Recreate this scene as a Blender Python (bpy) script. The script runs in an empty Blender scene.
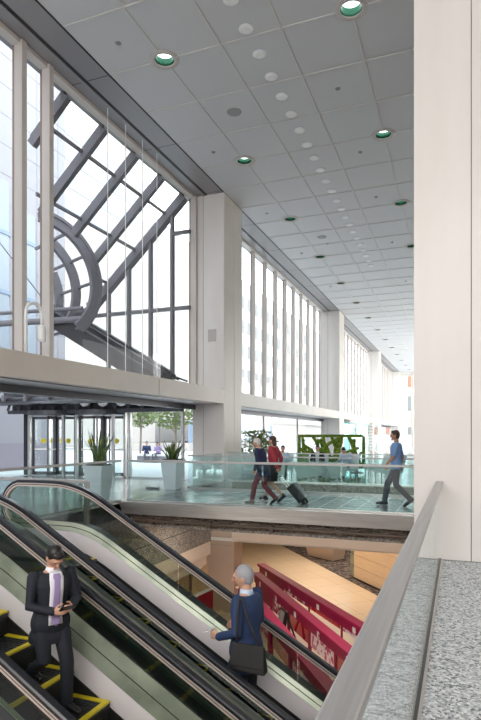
import bpy, bmesh, math, random
from mathutils import Vector, Matrix
random.seed(7)
SC = bpy.context.scene
COL = SC.collection
PI = math.pi
R = math.radians

# ------------------------------------------------------------------ camera, sky, lights, exposure
cam_d = bpy.data.cameras.new('camera')
cam = bpy.data.objects.new('camera', cam_d)
COL.objects.link(cam)
cam.location = (0, 0, 1.65)
cam.rotation_euler = (R(90), 0, R(21.33))
cam_d.sensor_fit = 'HORIZONTAL'
cam_d.sensor_width = 36
cam_d.lens = 36 * 562 / 481
cam_d.shift_y = 74 / 481
cam_d.clip_start = 0.05
cam_d.clip_end = 600
SC.camera = cam

world = bpy.data.worlds.new('world')
SC.world = world
world.use_nodes = True
wn = world.node_tree.nodes
wl = world.node_tree.links
bg = wn['Background']
geo = wn.new('ShaderNodeTexCoord')
sep = wn.new('ShaderNodeSeparateXYZ')
ramp = wn.new('ShaderNodeValToRGB')
wl.new(geo.outputs['Generated'], sep.inputs[0])
wl.new(sep.outputs['Z'], ramp.inputs[0])
ramp.color_ramp.elements[0].position = 0.0
ramp.color_ramp.elements[0].color = (1, 0.99, 0.97, 1)
ramp.color_ramp.elements[1].position = 0.9
ramp.color_ramp.elements[1].color = (0.78, 0.89, 1.0, 1)
wl.new(ramp.outputs[0], bg.inputs[0])
bg.inputs[1].default_value = 4.0

SC.view_settings.view_transform = 'Standard'
SC.view_settings.look = 'None'
SC.view_settings.gamma = 1
SC.view_settings.use_curve_mapping = False
SC.view_settings.exposure = 0.52
SC.cycles.max_bounces = 10
SC.cycles.transparent_max_bounces = 40
SC.cycles.sample_clamp_indirect = 6


def area(name, loc, rot, sx, sy, power, color=(1, 1, 1)):
    l = bpy.data.lights.new(name, 'AREA')
    l.shape = 'RECTANGLE'
    l.size = sx
    l.size_y = sy
    l.energy = power
    l.color = color
    o = bpy.data.objects.new(name, l)
    o.location = loc
    o.rotation_euler = rot
    COL.objects.link(o)
    return o


# added fill panels, out of view: behind the viewer and along the hall's right side
area('fill_behind', (-1, -8.6, 6.2), (R(66), 0, 0), 15, 6, 1060, (1, 0.96, 0.92)).data.spread = R(120)
area('fill_right', (8.9, 58, 5), (0, R(90), 0), 8, 44, 1800, (1, 0.98, 0.95))
# warm lamps under the slab of the lower concourse
area('concourse_lamps', (-2, 25, -2.25), (0, 0, 0), 12, 9, 380, (1, 0.85, 0.68))
area('concourse_lamps_near', (-4.0, 13.4, -0.70), (0, 0, 0), 6, 2.4, 150, (1, 0.86, 0.70))
area('slab_edge_fill', (-1, 15.45, -0.30), (R(90), 0, 0), 14, 0.3, 35, (1, 0.95, 0.85))  # added fill under the bridge, brightens the slab face across the void
area('shop_lamps', (-10.5, 13.5, -2.7), (0, 0, 0), 2, 9, 130, (1, 0.75, 0.48))


# ------------------------------------------------------------------ materials
MATS = {}


def mat(name, color, rough=0.6, metal=0.0, spec=0.5, emit=None, estr=1.0):
    m = bpy.data.materials.new(name)
    m.use_nodes = True
    b = m.node_tree.nodes['Principled BSDF']
    b.inputs['Base Color'].default_value = (*color, 1)
    b.inputs['Roughness'].default_value = rough
    b.inputs['Metallic'].default_value = metal
    b.inputs['Specular IOR Level'].default_value = spec
    if emit:
        b.inputs['Emission Color'].default_value = (*emit, 1)
        b.inputs['Emission Strength'].default_value = estr
    MATS[name] = m
    return m


def noise_mat(name, c1, c2, scale=8, rough=0.6, metal=0.0, detail=4, stretch=(1, 1, 1), spec=0.5, lo=0.35, hi=0.65, bump=0.0):
    m = mat(name, c1, rough, metal, spec)
    nt = m.node_tree
    b = nt.nodes['Principled BSDF']
    tc = nt.nodes.new('ShaderNodeTexCoord')
    mp = nt.nodes.new('ShaderNodeMapping')
    mp.inputs['Scale'].default_value = stretch
    n = nt.nodes.new('ShaderNodeTexNoise')
    n.inputs['Scale'].default_value = scale
    n.inputs['Detail'].default_value = detail
    r = nt.nodes.new('ShaderNodeValToRGB')
    r.color_ramp.elements[0].position = lo
    r.color_ramp.elements[1].position = hi
    r.color_ramp.elements[0].color = (*c1, 1)
    r.color_ramp.elements[1].color = (*c2, 1)
    nt.links.new(tc.outputs['Object'], mp.inputs[0])
    nt.links.new(mp.outputs[0], n.inputs['Vector'])
    nt.links.new(n.outputs['Fac'], r.inputs[0])
    nt.links.new(r.outputs[0], b.inputs['Base Color'])
    if bump:
        bp = nt.nodes.new('ShaderNodeBump')
        bp.inputs['Strength'].default_value = bump
        nt.links.new(n.outputs['Fac'], bp.inputs['Height'])
        nt.links.new(bp.outputs[0], b.inputs['Normal'])
    return m


def speckle_mat(name, cols, scale, rough=0.5, spec=0.5, bump=0.0):
    """stone made of many small grains, each with one of the given colours"""
    m = mat(name, cols[0], rough, 0, spec)
    nt = m.node_tree
    b = nt.nodes['Principled BSDF']
    tc = nt.nodes.new('ShaderNodeTexCoord')
    nz = nt.nodes.new('ShaderNodeTexNoise')
    nz.inputs['Scale'].default_value = scale * 0.8
    nz.inputs['Detail'].default_value = 2
    mx = nt.nodes.new('ShaderNodeMix')
    mx.data_type = 'VECTOR'
    mx.inputs['Factor'].default_value = 0.03
    v = nt.nodes.new('ShaderNodeTexVoronoi')
    v.inputs['Scale'].default_value = scale
    sp = nt.nodes.new('ShaderNodeSeparateColor')
    r = nt.nodes.new('ShaderNodeValToRGB')
    r.color_ramp.interpolation = 'CONSTANT'
    el = r.color_ramp.elements
    while len(el) < len(cols):
        el.new(0.5)
    for i, c in enumerate(cols):
        el[i].position = i / len(cols)
        el[i].color = (*c, 1)
    nt.links.new(tc.outputs['Object'], mx.inputs[4])
    nt.links.new(nz.outputs['Color'], mx.inputs[5])
    nt.links.new(tc.outputs['Object'], nz.inputs['Vector'])
    nt.links.new(mx.outputs[1], v.inputs['Vector'])
    nt.links.new(v.outputs['Color'], sp.inputs[0])
    nt.links.new(sp.outputs[0], r.inputs[0])
    nt.links.new(r.outputs[0], b.inputs['Base Color'])
    if bump:
        bp = nt.nodes.new('ShaderNodeBump')
        bp.inputs['Strength'].default_value = bump
        bp.inputs['Distance'].default_value = 0.01
        nt.links.new(sp.outputs[1], bp.inputs['Height'])
        nt.links.new(bp.outputs[0], b.inputs['Normal'])
    return m


def tile_mat(name, c1, c2, joint, w, h, rough=0.3, rot=0.0, jw=0.006, spec=0.5, var=0.5):
    """flat stone tiles in a grid (Object space metres)"""
    m = mat(name, c1, rough, 0, spec)
    nt = m.node_tree
    b = nt.nodes['Principled BSDF']
    tc = nt.nodes.new('ShaderNodeTexCoord')
    mp = nt.nodes.new('ShaderNodeMapping')
    mp.inputs['Rotation'].default_value = (0, 0, rot)
    br = nt.nodes.new('ShaderNodeTexBrick')
    br.offset = 0.0
    br.inputs['Scale'].default_value = 1.0
    br.inputs['Brick Width'].default_value = w
    br.inputs['Row Height'].default_value = h
    br.inputs['Mortar Size'].default_value = jw
    br.inputs['Mortar Smooth'].default_value = 0.1
    br.inputs['Color1'].default_value = (*c1, 1)
    br.inputs['Color2'].default_value = (*c2, 1)
    br.inputs['Mortar'].default_value = (*joint, 1)
    n = nt.nodes.new('ShaderNodeTexNoise')
    n.inputs['Scale'].default_value = 60
    mx = nt.nodes.new('ShaderNodeMix')
    mx.data_type = 'RGBA'
    mx.blend_type = 'SOFT_LIGHT'
    mx.inputs['Factor'].default_value = var
    nt.links.new(tc.outputs['Object'], mp.inputs[0])
    nt.links.new(mp.outputs[0], br.inputs['Vector'])
    nt.links.new(tc.outputs['Object'], n.inputs['Vector'])
    nt.links.new(br.outputs['Color'], mx.inputs[6])
    nt.links.new(n.outputs['Fac'], mx.inputs[7])
    nt.links.new(mx.outputs[2], b.inputs['Base Color'])
    return m


def glass_mat(name, tint=(0.9, 0.97, 0.96), ior=1.45, rough=0.02, gloss=(1, 1, 1), extra=0.0, graze=0.8):
    m = bpy.data.materials.new(name)
    m.use_nodes = True
    nt = m.node_tree
    nt.nodes.clear()
    out = nt.nodes.new('ShaderNodeOutputMaterial')
    t = nt.nodes.new('ShaderNodeBsdfTransparent')
    t.inputs[0].default_value = (*tint, 1)
    g = nt.nodes.new('ShaderNodeBsdfGlossy')
    g.inputs['Color'].default_value = (*gloss, 1)
    g.inputs['Roughness'].default_value = rough
    # thin pane: reflectance rises towards grazing angles, the same from either side
    f = nt.nodes.new('ShaderNodeLayerWeight')
    f.inputs['Blend'].default_value = 0.5
    pw = nt.nodes.new('ShaderNodeMath')
    pw.operation = 'POWER'
    pw.inputs[1].default_value = 4.0
    nt.links.new(f.outputs['Facing'], pw.inputs[0])
    ad = nt.nodes.new('ShaderNodeMath')
    ad.operation = 'MULTIPLY_ADD'
    ad.use_clamp = True
    ad.inputs[1].default_value = graze
    ad.inputs[2].default_value = 0.03 + extra
    mx = nt.nodes.new('ShaderNodeMixShader')
    nt.links.new(pw.outputs[0], ad.inputs[0])
    nt.links.new(ad.outputs[0], mx.inputs[0])
    nt.links.new(t.outputs[0], mx.inputs[1])
    nt.links.new(g.outputs[0], mx.inputs[2])
    nt.links.new(mx.outputs[0], out.inputs[0])
    MATS[name] = m
    return m


noise_mat('stone', (0.70, 0.66, 0.63), (0.76, 0.73, 0.70), 1.2, 0.45, stretch=(1, 1, 0.25))
mat('joint', (0.30, 0.27, 0.25), 0.8)
noise_mat('beam', (0.66, 0.61, 0.54), (0.70, 0.65, 0.58), 0.8, 0.45)
mat('tile', (0.57, 0.575, 0.59), 0.5)
mat('tbar', (0.60, 0.59, 0.58), 0.5)
mat('soffit', (0.30, 0.29, 0.30), 0.35, 0.3)
mat('black', (0.012, 0.012, 0.013), 0.5)
mat('dark_metal', (0.10, 0.10, 0.11), 0.4, 0.5)
mat('frame_grey', (0.17, 0.16, 0.175), 0.5, 0.0, 0.12)
mat('dark_chrome', (0.22, 0.22, 0.23), 0.2, 0.9)
noise_mat('gap_metal', (0.055, 0.075, 0.065), (0.11, 0.13, 0.11), 2, 0.3, 0.4)
mat('frame_dark', (0.06, 0.056, 0.062), 0.7, 0.0, 0.05)
mat('mullion', (0.62, 0.57, 0.53), 0.4)
mat('bronze', (0.26, 0.19, 0.15), 0.4, 0.4)
mat('dark_bronze', (0.10, 0.075, 0.06), 0.5, 0.3)
mat('white', (0.85, 0.85, 0.84), 0.4)
mat('offwhite', (0.74, 0.73, 0.70), 0.5)
noise_mat('steel', (0.52, 0.51, 0.50), (0.64, 0.62, 0.60), 30, 0.33, 0.9, stretch=(0.05, 1, 1))
noise_mat('steel_rail', (0.46, 0.45, 0.445), (0.54, 0.53, 0.52), 12, 0.45, 0.7, stretch=(6, 0.1, 1))
mat('steel_pale', (0.78, 0.73, 0.75), 0.4, 0.25)
mat('champagne', (0.86, 0.75, 0.69), 0.3, 0.6)
mat('rubber', (0.012, 0.013, 0.018), 0.28)
noise_mat('olive_deck', (0.22, 0.26, 0.20), (0.42, 0.46, 0.36), 2.2, 0.36, 0.35)
speckle_mat('granite', [(0.75, 0.76, 0.77), (0.55, 0.57, 0.58), (0.86, 0.86, 0.85), (0.36, 0.39, 0.41), (0.66, 0.67, 0.68), (0.15, 0.17, 0.19), (0.47, 0.50, 0.52)], 55, 0.45)
speckle_mat('aggregate', [(0.20, 0.185, 0.17), (0.30, 0.275, 0.25), (0.12, 0.11, 0.105), (0.38, 0.35, 0.32), (0.24, 0.22, 0.20)], 38, 0.9, bump=0.3)
tile_mat('floor_stone', (0.42, 0.43, 0.42), (0.47, 0.48, 0.46), (0.27, 0.28, 0.28), 1.5, 1.5, 0.12, 0, 0.012)
tile_mat('bridge_stone', (0.24, 0.27, 0.27), (0.30, 0.33, 0.32), (0.55, 0.57, 0.55), 0.42, 0.42, 0.18, 0, 0.02)
tile_mat('concourse_stone', (0.76, 0.61, 0.45), (0.79, 0.64, 0.48), (0.58, 0.45, 0.32), 1.2, 1.2, 0.25, R(-42), 0.012)
speckle_mat('carpet', [(0.07, 0.055, 0.05), (0.13, 0.10, 0.09), (0.05, 0.04, 0.045), (0.22, 0.18, 0.16)], 9, 0.95)
noise_mat('wood', (0.64, 0.47, 0.31), (0.70, 0.53, 0.36), 3, 0.4, stretch=(1, 1, 8))
mat('column_clad', (0.52, 0.40, 0.33), 0.35, 0.25)
mat('beige_band', (0.72, 0.61, 0.52), 0.5)
mat('magenta', (0.25, 0.003, 0.052), 0.5)
glass_mat('magenta_glass', (0.62, 0.12, 0.20), extra=0.05)
mat('red_panel', (0.33, 0.012, 0.03), 0.4)
glass_mat('glass', (0.97, 0.985, 0.985), extra=-0.02, graze=0.25)
glass_mat('glass_near', (0.96, 0.985, 0.98), extra=0.0, graze=0.6)
glass_mat('glass_teal', (0.90, 0.965, 0.962), extra=0.02)
glass_mat('glass_box', (0.62, 0.86, 0.85), extra=0.06)
glass_mat('glass_escalator', (0.66, 0.71, 0.67), extra=0.03, rough=0.06)
mat('paving', (0.50, 0.50, 0.50), 0.8)
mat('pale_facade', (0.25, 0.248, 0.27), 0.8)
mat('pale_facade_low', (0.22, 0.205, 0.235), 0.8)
mat('far_facade', (0.38, 0.355, 0.33), 0.8)
mat('far_window', (0.19, 0.20, 0.20), 0.7)
mat('blue_window', (0.16, 0.22, 0.30), 0.5)
mat('tower_glass', (0.22, 0.26, 0.31), 0.4)
mat('panel_grey', (0.50, 0.46, 0.44), 0.6)
mat('lamp_lens', (0.9, 1, 0.95), 0.3, emit=(0.85, 1.0, 0.93), estr=3.0)
mat('lamp_dish', (0.008, 0.06, 0.036), 0.2, 0.6)
mat('grille', (0.30, 0.31, 0.31), 0.6)
mat('disc_white', (0.80, 0.82, 0.86), 0.4)
mat('pot', (0.62, 0.66, 0.69), 0.35)
mat('soil', (0.05, 0.035, 0.025), 0.9)
noise_mat('leaf', (0.035, 0.10, 0.025), (0.16, 0.24, 0.05), 9, 0.45, stretch=(1, 1, 3))
noise_mat('moss', (0.05, 0.13, 0.012), (0.25, 0.36, 0.04), 14, 0.9, bump=0.5)
noise_mat('tree_leaf', (0.10, 0.17, 0.04), (0.24, 0.30, 0.10), 3, 0.7)
mat('bark', (0.25, 0.20, 0.16), 0.9)
mat('yellow', (0.80, 0.62, 0.02), 0.5)
mat('step_black', (0.035, 0.038, 0.042), 0.45, 0.3)
mat('suit_navy', (0.012, 0.014, 0.024), 0.8)
mat('suit_blue', (0.02, 0.042, 0.115), 0.8)
mat('jacket_indigo', (0.018, 0.022, 0.07), 0.8)
mat('maroon', (0.16, 0.025, 0.04), 0.8)
mat('red_cloth', (0.42, 0.04, 0.06), 0.8)
mat('grey_cloth', (0.12, 0.12, 0.14), 0.85)
mat('light_grey_cloth', (0.35, 0.34, 0.35), 0.85)
mat('skirt_black', (0.03, 0.03, 0.035), 0.85)
mat('blue_shirt', (0.22, 0.38, 0.68), 0.8)
mat('pale_shirt', (0.55, 0.66, 0.82), 0.8)
mat('white_shirt', (0.80, 0.80, 0.84), 0.7)
mat('lilac', (0.36, 0.27, 0.50), 0.5)
mat('shoe', (0.01, 0.01, 0.012), 0.3)
mat('skin', (0.55, 0.31, 0.21), 0.5)
mat('skin_tan', (0.46, 0.25, 0.16), 0.5)
mat('lip', (0.42, 0.16, 0.13), 0.5)
mat('eye', (0.03, 0.02, 0.02), 0.2)
mat('hair_black', (0.012, 0.010, 0.010), 0.45)
mat('hair_grey', (0.32, 0.32, 0.34), 0.6)
mat('hair_white', (0.62, 0.58, 0.54), 0.6)
mat('hair_brown', (0.06, 0.03, 0.02), 0.5)
mat('phone', (0.02, 0.02, 0.025), 0.15)
mat('phone_white', (0.8, 0.8, 0.82), 0.2)
mat('bag', (0.018, 0.016, 0.017), 0.7)
mat('case_black', (0.015, 0.016, 0.018), 0.4)
mat('brick_red', (0.40, 0.16, 0.10), 0.8)


# poster: white floral blotches on a raspberry ground
def poster_mat(name, c1, c2, scale):
    m = noise_mat(name, c1, c2, scale, 0.35, detail=3, lo=0.52, hi=0.56)
    return m


poster_mat('poster', (0.33, 0.01, 0.07), (0.75, 0.66, 0.70), 5)
poster_mat('poster_pale', (0.70, 0.62, 0.68), (0.42, 0.03, 0.12), 6)


# ------------------------------------------------------------------ mesh helpers
class MB:
    def __init__(self):
        self.v = []
        self.f = []
        self.mi = []

    def add(self, vs, fs, mi=0):
        b = len(self.v)
        self.v += [tuple(p) for p in vs]
        for f in fs:
            self.f.append([b + i for i in f])
            self.mi.append(mi)
        return self

    def box(self, x0, x1, y0, y1, z0, z1, mi=0):
        vs = [(x0, y0, z0), (x1, y0, z0), (x1, y1, z0), (x0, y1, z0), (x0, y0, z1), (x1, y0, z1), (x1, y1, z1), (x0, y1, z1)]
        return self.add(vs, [(0, 3, 2, 1), (4, 5, 6, 7), (0, 1, 5, 4), (1, 2, 6, 5), (2, 3, 7, 6), (3, 0, 4, 7)], mi)

    def hexa(self, a, b, mi=0):
        """two quads a (bottom) and b (top) -> solid"""
        return self.add(list(a) + list(b), [(0, 3, 2, 1), (4, 5, 6, 7), (0, 1, 5, 4), (1, 2, 6, 5), (2, 3, 7, 6), (3, 0, 4, 7)], mi)

    def prism_y(self, prof, y0, y1, mi=0):
        """profile in x,z extruded along y"""
        n = len(prof)
        vs = [(x, y0, z) for x, z in prof] + [(x, y1, z) for x, z in prof]
        fs = [tuple(range(n)), tuple(range(2 * n - 1, n - 1, -1))]
        fs += [(i, i + n, (i + 1) % n + n, (i + 1) % n) for i in range(n)]
        return self.add(vs, fs, mi)

    def prism_z(self, prof, z0, z1, mi=0):
        n = len(prof)
        vs = [(x, y, z0) for x, y in prof] + [(x, y, z1) for x, y in prof]
        fs = [tuple(range(n - 1, -1, -1)), tuple(range(n, 2 * n))]
        fs += [(i, (i + 1) % n, (i + 1) % n + n, i + n) for i in range(n)]
        return self.add(vs, fs, mi)

    def bar(self, p, q, w, h, up=(0, 0, 1), mi=0):
        p = Vector(p); q = Vector(q)
        d = (q - p).normalized()
        u = Vector(up)
        s = d.cross(u)
        if s.length < 1e-4:
            s = d.cross(Vector((1, 0, 0)))
        s.normalize()
        u = s.cross(d).normalized()
        s *= w / 2; u *= h / 2
        a = [p - s - u, p + s - u, p + s + u, p - s + u]
        b = [q - s - u, q + s - u, q + s + u, q - s + u]
        return self.add(a + b, [(0, 1, 2, 3), (7, 6, 5, 4), (0, 4, 5, 1), (1, 5, 6, 2), (2, 6, 7, 3), (3, 7, 4, 0)], mi)

    def tube(self, pts, rad, n=10, caps=True, mi=0, flat=1.0, ref=None):
        pts = [Vector(p) for p in pts]
        if not hasattr(rad, '__len__'):
            rad = [rad] * len(pts)
        rings = []
        prev = None
        for i, p in enumerate(pts):
            if i == 0:
                d = pts[1] - pts[0]
            elif i == len(pts) - 1:
                d = pts[-1] - pts[-2]
            else:
                d = (pts[i + 1] - pts[i]).normalized() + (pts[i] - pts[i - 1]).normalized()
            d.normalize()
            if prev is None:
                a = Vector(ref) if ref is not None else (Vector((0, 0, 1)) if abs(d.z) < 0.9 else Vector((1, 0, 0)))
            else:
                a = prev
            s = a - d * a.dot(d)
            s.normalize()
            prev = s
            t = d.cross(s)
            rings.append([p + s * rad[i] * math.cos(2 * PI * k / n) + t * rad[i] * flat * math.sin(2 * PI * k / n) for k in range(n)])
        vs = [v for r in rings for v in r]
        fs = []
        for i in range(len(pts) - 1):
            for k in range(n):
                fs.append((i * n + k, i * n + (k + 1) % n, (i + 1) * n + (k + 1) % n, (i + 1) * n + k))
        if caps:
            fs.append(tuple(range(n - 1, -1, -1)))
            fs.append(tuple(range((len(pts) - 1) * n, len(pts) * n)))
        return self.add(vs, fs, mi)

    def capsule(self, pts, rad, n=10, mi=0, flat=1.0, ref=None):
        """tube with rounded ends"""
        pts = [Vector(p) for p in pts]
        if not hasattr(rad, '__len__'):
            rad = [rad] * len(pts)
        d0 = (pts[0] - pts[1]).normalized()
        d1 = (pts[-1] - pts[-2]).normalized()
        P, Q = [], []
        for a in (80, 55, 28):
            P.append(pts[0] + d0 * rad[0] * math.sin(R(a))); Q.append(rad[0] * math.cos(R(a)))
        P += pts; Q += list(rad)
        for a in (28, 55, 80):
            P.append(pts[-1] + d1 * rad[-1] * math.sin(R(a))); Q.append(rad[-1] * math.cos(R(a)))
        return self.tube(P, Q, n, True, mi, flat, ref)

    def lathe(self, prof, n=24, c=(0, 0, 0), mi=0, caps=True):
        """profile (r, z) turned about z; open ends are closed when r > 0"""
        vs, fs = [], []
        for r, z in prof:
            for k in range(n):
                a = 2 * PI * k / n
                vs.append((c[0] + r * math.cos(a), c[1] + r * math.sin(a), c[2] + z))
        for i in range(len(prof) - 1):
            for k in range(n):
                fs.append((i * n + k, i * n + (k + 1) % n, (i + 1) * n + (k + 1) % n, (i + 1) * n + k))
        if caps:
            fs.append(tuple(range(n - 1, -1, -1)))
            fs.append(tuple(range((len(prof) - 1) * n, len(prof) * n)))
        return self.add(vs, fs, mi)

    def loft(self, secs, n=20, mi=0):
        """secs: (centre, xaxis*rx, yaxis*ry) superellipse rings"""
        vs, fs = [], []
        for c, ax, ay in secs:
            c = Vector(c); ax = Vector(ax); ay = Vector(ay)
            for k in range(n):
                a = 2 * PI * k / n
                ca, sa = math.cos(a), math.sin(a)
                e = 0.85
                vs.append(c + ax * math.copysign(abs(ca) ** e, ca) + ay * math.copysign(abs(sa) ** e, sa))
        for i in range(len(secs) - 1):
            for k in range(n):
                fs.append((i * n + k, i * n + (k + 1) % n, (i + 1) * n + (k + 1) % n, (i + 1) * n + k))
        fs.append(tuple(range(n - 1, -1, -1)))
        fs.append(tuple(range((len(secs) - 1) * n, len(secs) * n)))
        return self.add(vs, fs, mi)

    def ball(self, c, rx, ry, rz, n=16, m=10, fn=None, mi=0, rot=None):
        vs, fs = [], []
        c = Vector(c)
        for i in range(m + 1):
            th = PI * min(max(i / m, 0.015), 0.985)
            for k in range(n):
                a = 2 * PI * k / n
                p = Vector((math.sin(th) * math.cos(a), math.sin(th) * math.sin(a), math.cos(th)))
                if fn:
                    p = fn(p)
                p = Vector((p.x * rx, p.y * ry, p.z * rz))
                if rot:
                    p = rot @ p
                vs.append(c + p)
        for i in range(m):
            for k in range(n):
                fs.append((i * n + k, (i + 1) * n + k, (i + 1) * n + (k + 1) % n, i * n + (k + 1) % n))
        fs.append(tuple(range(n)))
        fs.append(tuple(range((m + 1) * n - 1, m * n - 1, -1)))
        return self.add(vs, fs, mi)

    def build(self, name, mats, parent=None, smooth=False, bevel=0.0):
        me = bpy.data.meshes.new(name)
        me.from_pydata([tuple(v) for v in self.v], [], self.f)
        if isinstance(mats, str):
            mats = [mats]
        for m in mats:
            me.materials.append(MATS[m])
        for p, i in zip(me.polygons, self.mi):
            p.material_index = i
            p.use_smooth = smooth
        bm = bmesh.new()
        bm.from_mesh(me)
        bmesh.ops.recalc_face_normals(bm, faces=bm.faces)
        bm.to_mesh(me)
        bm.free()
        me.update()
        o = bpy.data.objects.new(name, me)
        COL.objects.link(o)
        if parent is not None:
            o.parent = parent
        if bevel:
            b = o.modifiers.new('bevel', 'BEVEL')
            b.width = bevel
            b.segments = 2
            b.limit_method = 'ANGLE'
        return o


def empty(name, loc=(0, 0, 0), rz=0.0):
    o = bpy.data.objects.new(name, None)
    o.empty_display_size = 0.2
    o.location = loc
    o.rotation_euler = (0, 0, rz)
    COL.objects.link(o)
    return o


def tag(o, label, cat, group=None, kind=None):
    o['label'] = label
    o['category'] = cat
    if group:
        o['group'] = group
    if kind:
        o['kind'] = kind
    return o


def struct(o, label=None):
    o['kind'] = 'structure'
    if label:
        o['label'] = label
    return o


def kids(o):
    return [c for c in bpy.data.objects if c.parent is o]


def copy_tree(o, parent=None):
    c = o.copy()
    COL.objects.link(c)
    c.parent = parent
    for ch in kids(o):
        copy_tree(ch, c)
    return c


ORD = ['nearest', 'second', 'third', 'fourth', 'fifth', 'sixth', 'seventh', 'eighth', 'ninth', 'tenth', 'eleventh', 'twelfth', 'thirteenth', 'fourteenth',
       'fifteenth', 'sixteenth', 'seventeenth', 'eighteenth', 'nineteenth', 'twentieth', 'twenty-first', 'twenty-second', 'twenty-third', 'twenty-fourth', 'twenty-fifth']


def nth(i):
    return 'nearest' if i == 0 else ORD[i] + ' nearest'


ZC = 10.30          # ceiling
XF = -7.86          # face of the pillars and beam
XW = -9.10          # plane of the upper windows
YP = [18.5 + 20.64 * i for i in range(-1, 4)]     # near faces of the pillars
PW = 1.72           # pillar width along the hall
VE = -7.6           # edge of the void on the left

# ------------------------------------------------------------------ structure: floors
o = MB().box(-0.68, 6, -8, 7.9, -0.4, 0).box(-0.30, 6, 7.9, 11.67, -0.4, 0).build('floor_viewing_gallery', 'granite'); struct(o)
m = MB().box(-16, VE, -8, 18.0, -0.4, 0).box(-16, 9, 18.02, 84, -0.4, 0)
o = m.build('floor_hall', 'floor_stone'); struct(o)
o = MB().box(VE, -5.02, 2.2, 6.9, -0.4, 0).build('floor_escalator_landing', 'floor_stone'); struct(o)
o = MB().box(VE, 9, 11.67, 15.3, -0.25, 0).build('floor_bridge', 'bridge_stone'); struct(o)
# concourse below
o = MB().box(-16, 9, -8, 45, -4.9, -4.6).build('floor_concourse', 'concourse_stone'); struct(o)
prof = [(-11.0, 32.2), (-9.4, 30.3), (-3.0, 22.2), (-1.6, 20.4), (3, 20), (3, 36), (-11, 36)]
o = MB().prism_z(prof, -4.6, -4.585).build('floor_concourse_carpet', 'carpet'); struct(o)

# slab faces round the void
m = MB()
m.box(VE - 0.12, VE, 6.9, 16.8, -1.85, -0.02)
m.box(-7.34, 9, 18.0, 18.12, -1.62, -0.004)
o = m.build('wall_slab_edge', 'aggregate'); struct(o)
m = MB()
m.box(VE - 0.005, VE + 0.003, 6.9, 17.0, -1.27, -1.25)
o = m.build('trim_slab_joint', 'black'); struct(o)
m = MB()
m.box(-7.34, 9, 17.96, 18.15, -2.02, -1.62)
m.box(VE - 0.15, VE - 0.02, 6.9, 16.8, -2.28, -1.85)
m.box(VE - 0.30, VE - 0.16, 6.9, 16.8, -2.62, -2.30)
o = m.build('trim_concourse_ceiling_edge', 'beige_band'); struct(o)
o = MB().box(-16, 9, 18.15, 45, -2.1, -2.0).box(-16, VE - 0.3, 2, 16.8, -2.75, -2.65).build('ceiling_concourse', 'offwhite'); struct(o)
# concourse walls
o = MB().box(-16, 9, 38, 38.3, -4.6, -2.0).build('wall_concourse_end', 'wood'); struct(o)
o = MB().box(-12.3, -12.1, -8, 38, -4.6, -2.0).build('wall_concourse_left', 'wood'); struct(o)
# shop glazing under the left slab
w = empty('window_shopfront', (VE - 0.55, 12, -4.6)); struct(w)
for y in (8.0, 9.4, 10.8, 12.2, 13.6, 15.0, 16.4):
    MB().box(-0.04, 0.04, y - 12.03, y - 11.97, 0, 1.95).build('mullion', 'bronze', w)
MB().box(-0.05, 0.05, -4, 4.6, 0.86, 0.92).build('transom', 'bronze', w)
MB().box(-0.008, 0.008, -4, 4.6, 0.02, 1.95).build('pane', 'glass', w)

# bridge: steel edge and open truss below
m = MB()
m.box(VE - 0.02, 9, 11.55, 11.67, -0.26, 0.03)
m.box(VE - 0.02, 9, 11.50, 11.56, -0.10, 0.035)
o = m.build('trim_bridge_edge', 'steel'); struct(o)
m = MB()
m.box(VE, 9, 11.95, 12.1, -0.60, -0.25)
m.box(VE, 9, 14.9, 15.1, -0.62, -0.25)
o = m.build('trim_bridge_beam', 'aggregate'); struct(o)
m = MB()
m.tube([(VE, 11.72, -0.42), (9, 11.72, -0.42)], 0.035, 8)
x = VE
while x < 8.5:
    m.bar((x, 11.74, -0.27), (x + 0.75, 11.74, -0.42), 0.05, 0.05)
    m.bar((x + 0.75, 11.74, -0.42), (x + 1.5, 11.74, -0.27), 0.05, 0.05)
    m.box(x + 0.7, x + 0.8, 11.68, 11.80, -0.5, -0.36)
    x += 1.5
o = m.build('trim_bridge_truss', 'dark_bronze'); struct(o)
# clad column of the concourse
c = empty('concourse_column', (-7.85, 18.6, -4.6)); struct(c)
MB().box(-0.5, 0.5, -0.4, 0.4, 0, 2.32).build('cladding', 'column_clad', c)
MB().box(-0.505, 0.505, -0.405, 0.405, 2.34, 4.18).build('upper_cladding', 'column_clad', c)
MB().box(-0.49, 0.49, -0.39, 0.39, 2.31, 2.35).build('joint', 'joint', c)
# panelled wood block
a = Vector((-4.25, 24.3)); b = Vector((-1.4, 20.9)); n = Vector((0.766, 0.643)).normalized() * 2.4
w = empty('wall_concourse_panelled'); struct(w)
for k in range(5):
    z0 = -4.5 + k * 0.49
    MB().prism_z([tuple(a), tuple(b), tuple(b + n), tuple(a + n)], z0, z0 + 0.475).build('wood_panel', 'wood', w)
MB().prism_z([tuple(a + (b - a) * 0.01 + n * 0.01), tuple(b + n * 0.01), tuple(b + n * 0.9), tuple(a + n * 0.9)], -4.6, -2.05).build('backing', 'black', w)
e = (b - a).normalized()
for k in range(5):
    z0 = -4.5 + k * 0.49
    MB().prism_z([tuple(a - e * 0.5 + n * 0.05), tuple(a - e * 0.02), tuple(a - e * 0.02 + n * 0.3), tuple(a - e * 0.5 + n * 0.3)], z0, z0 + 0.455).build('glass_block', 'olive_deck', w)

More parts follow.
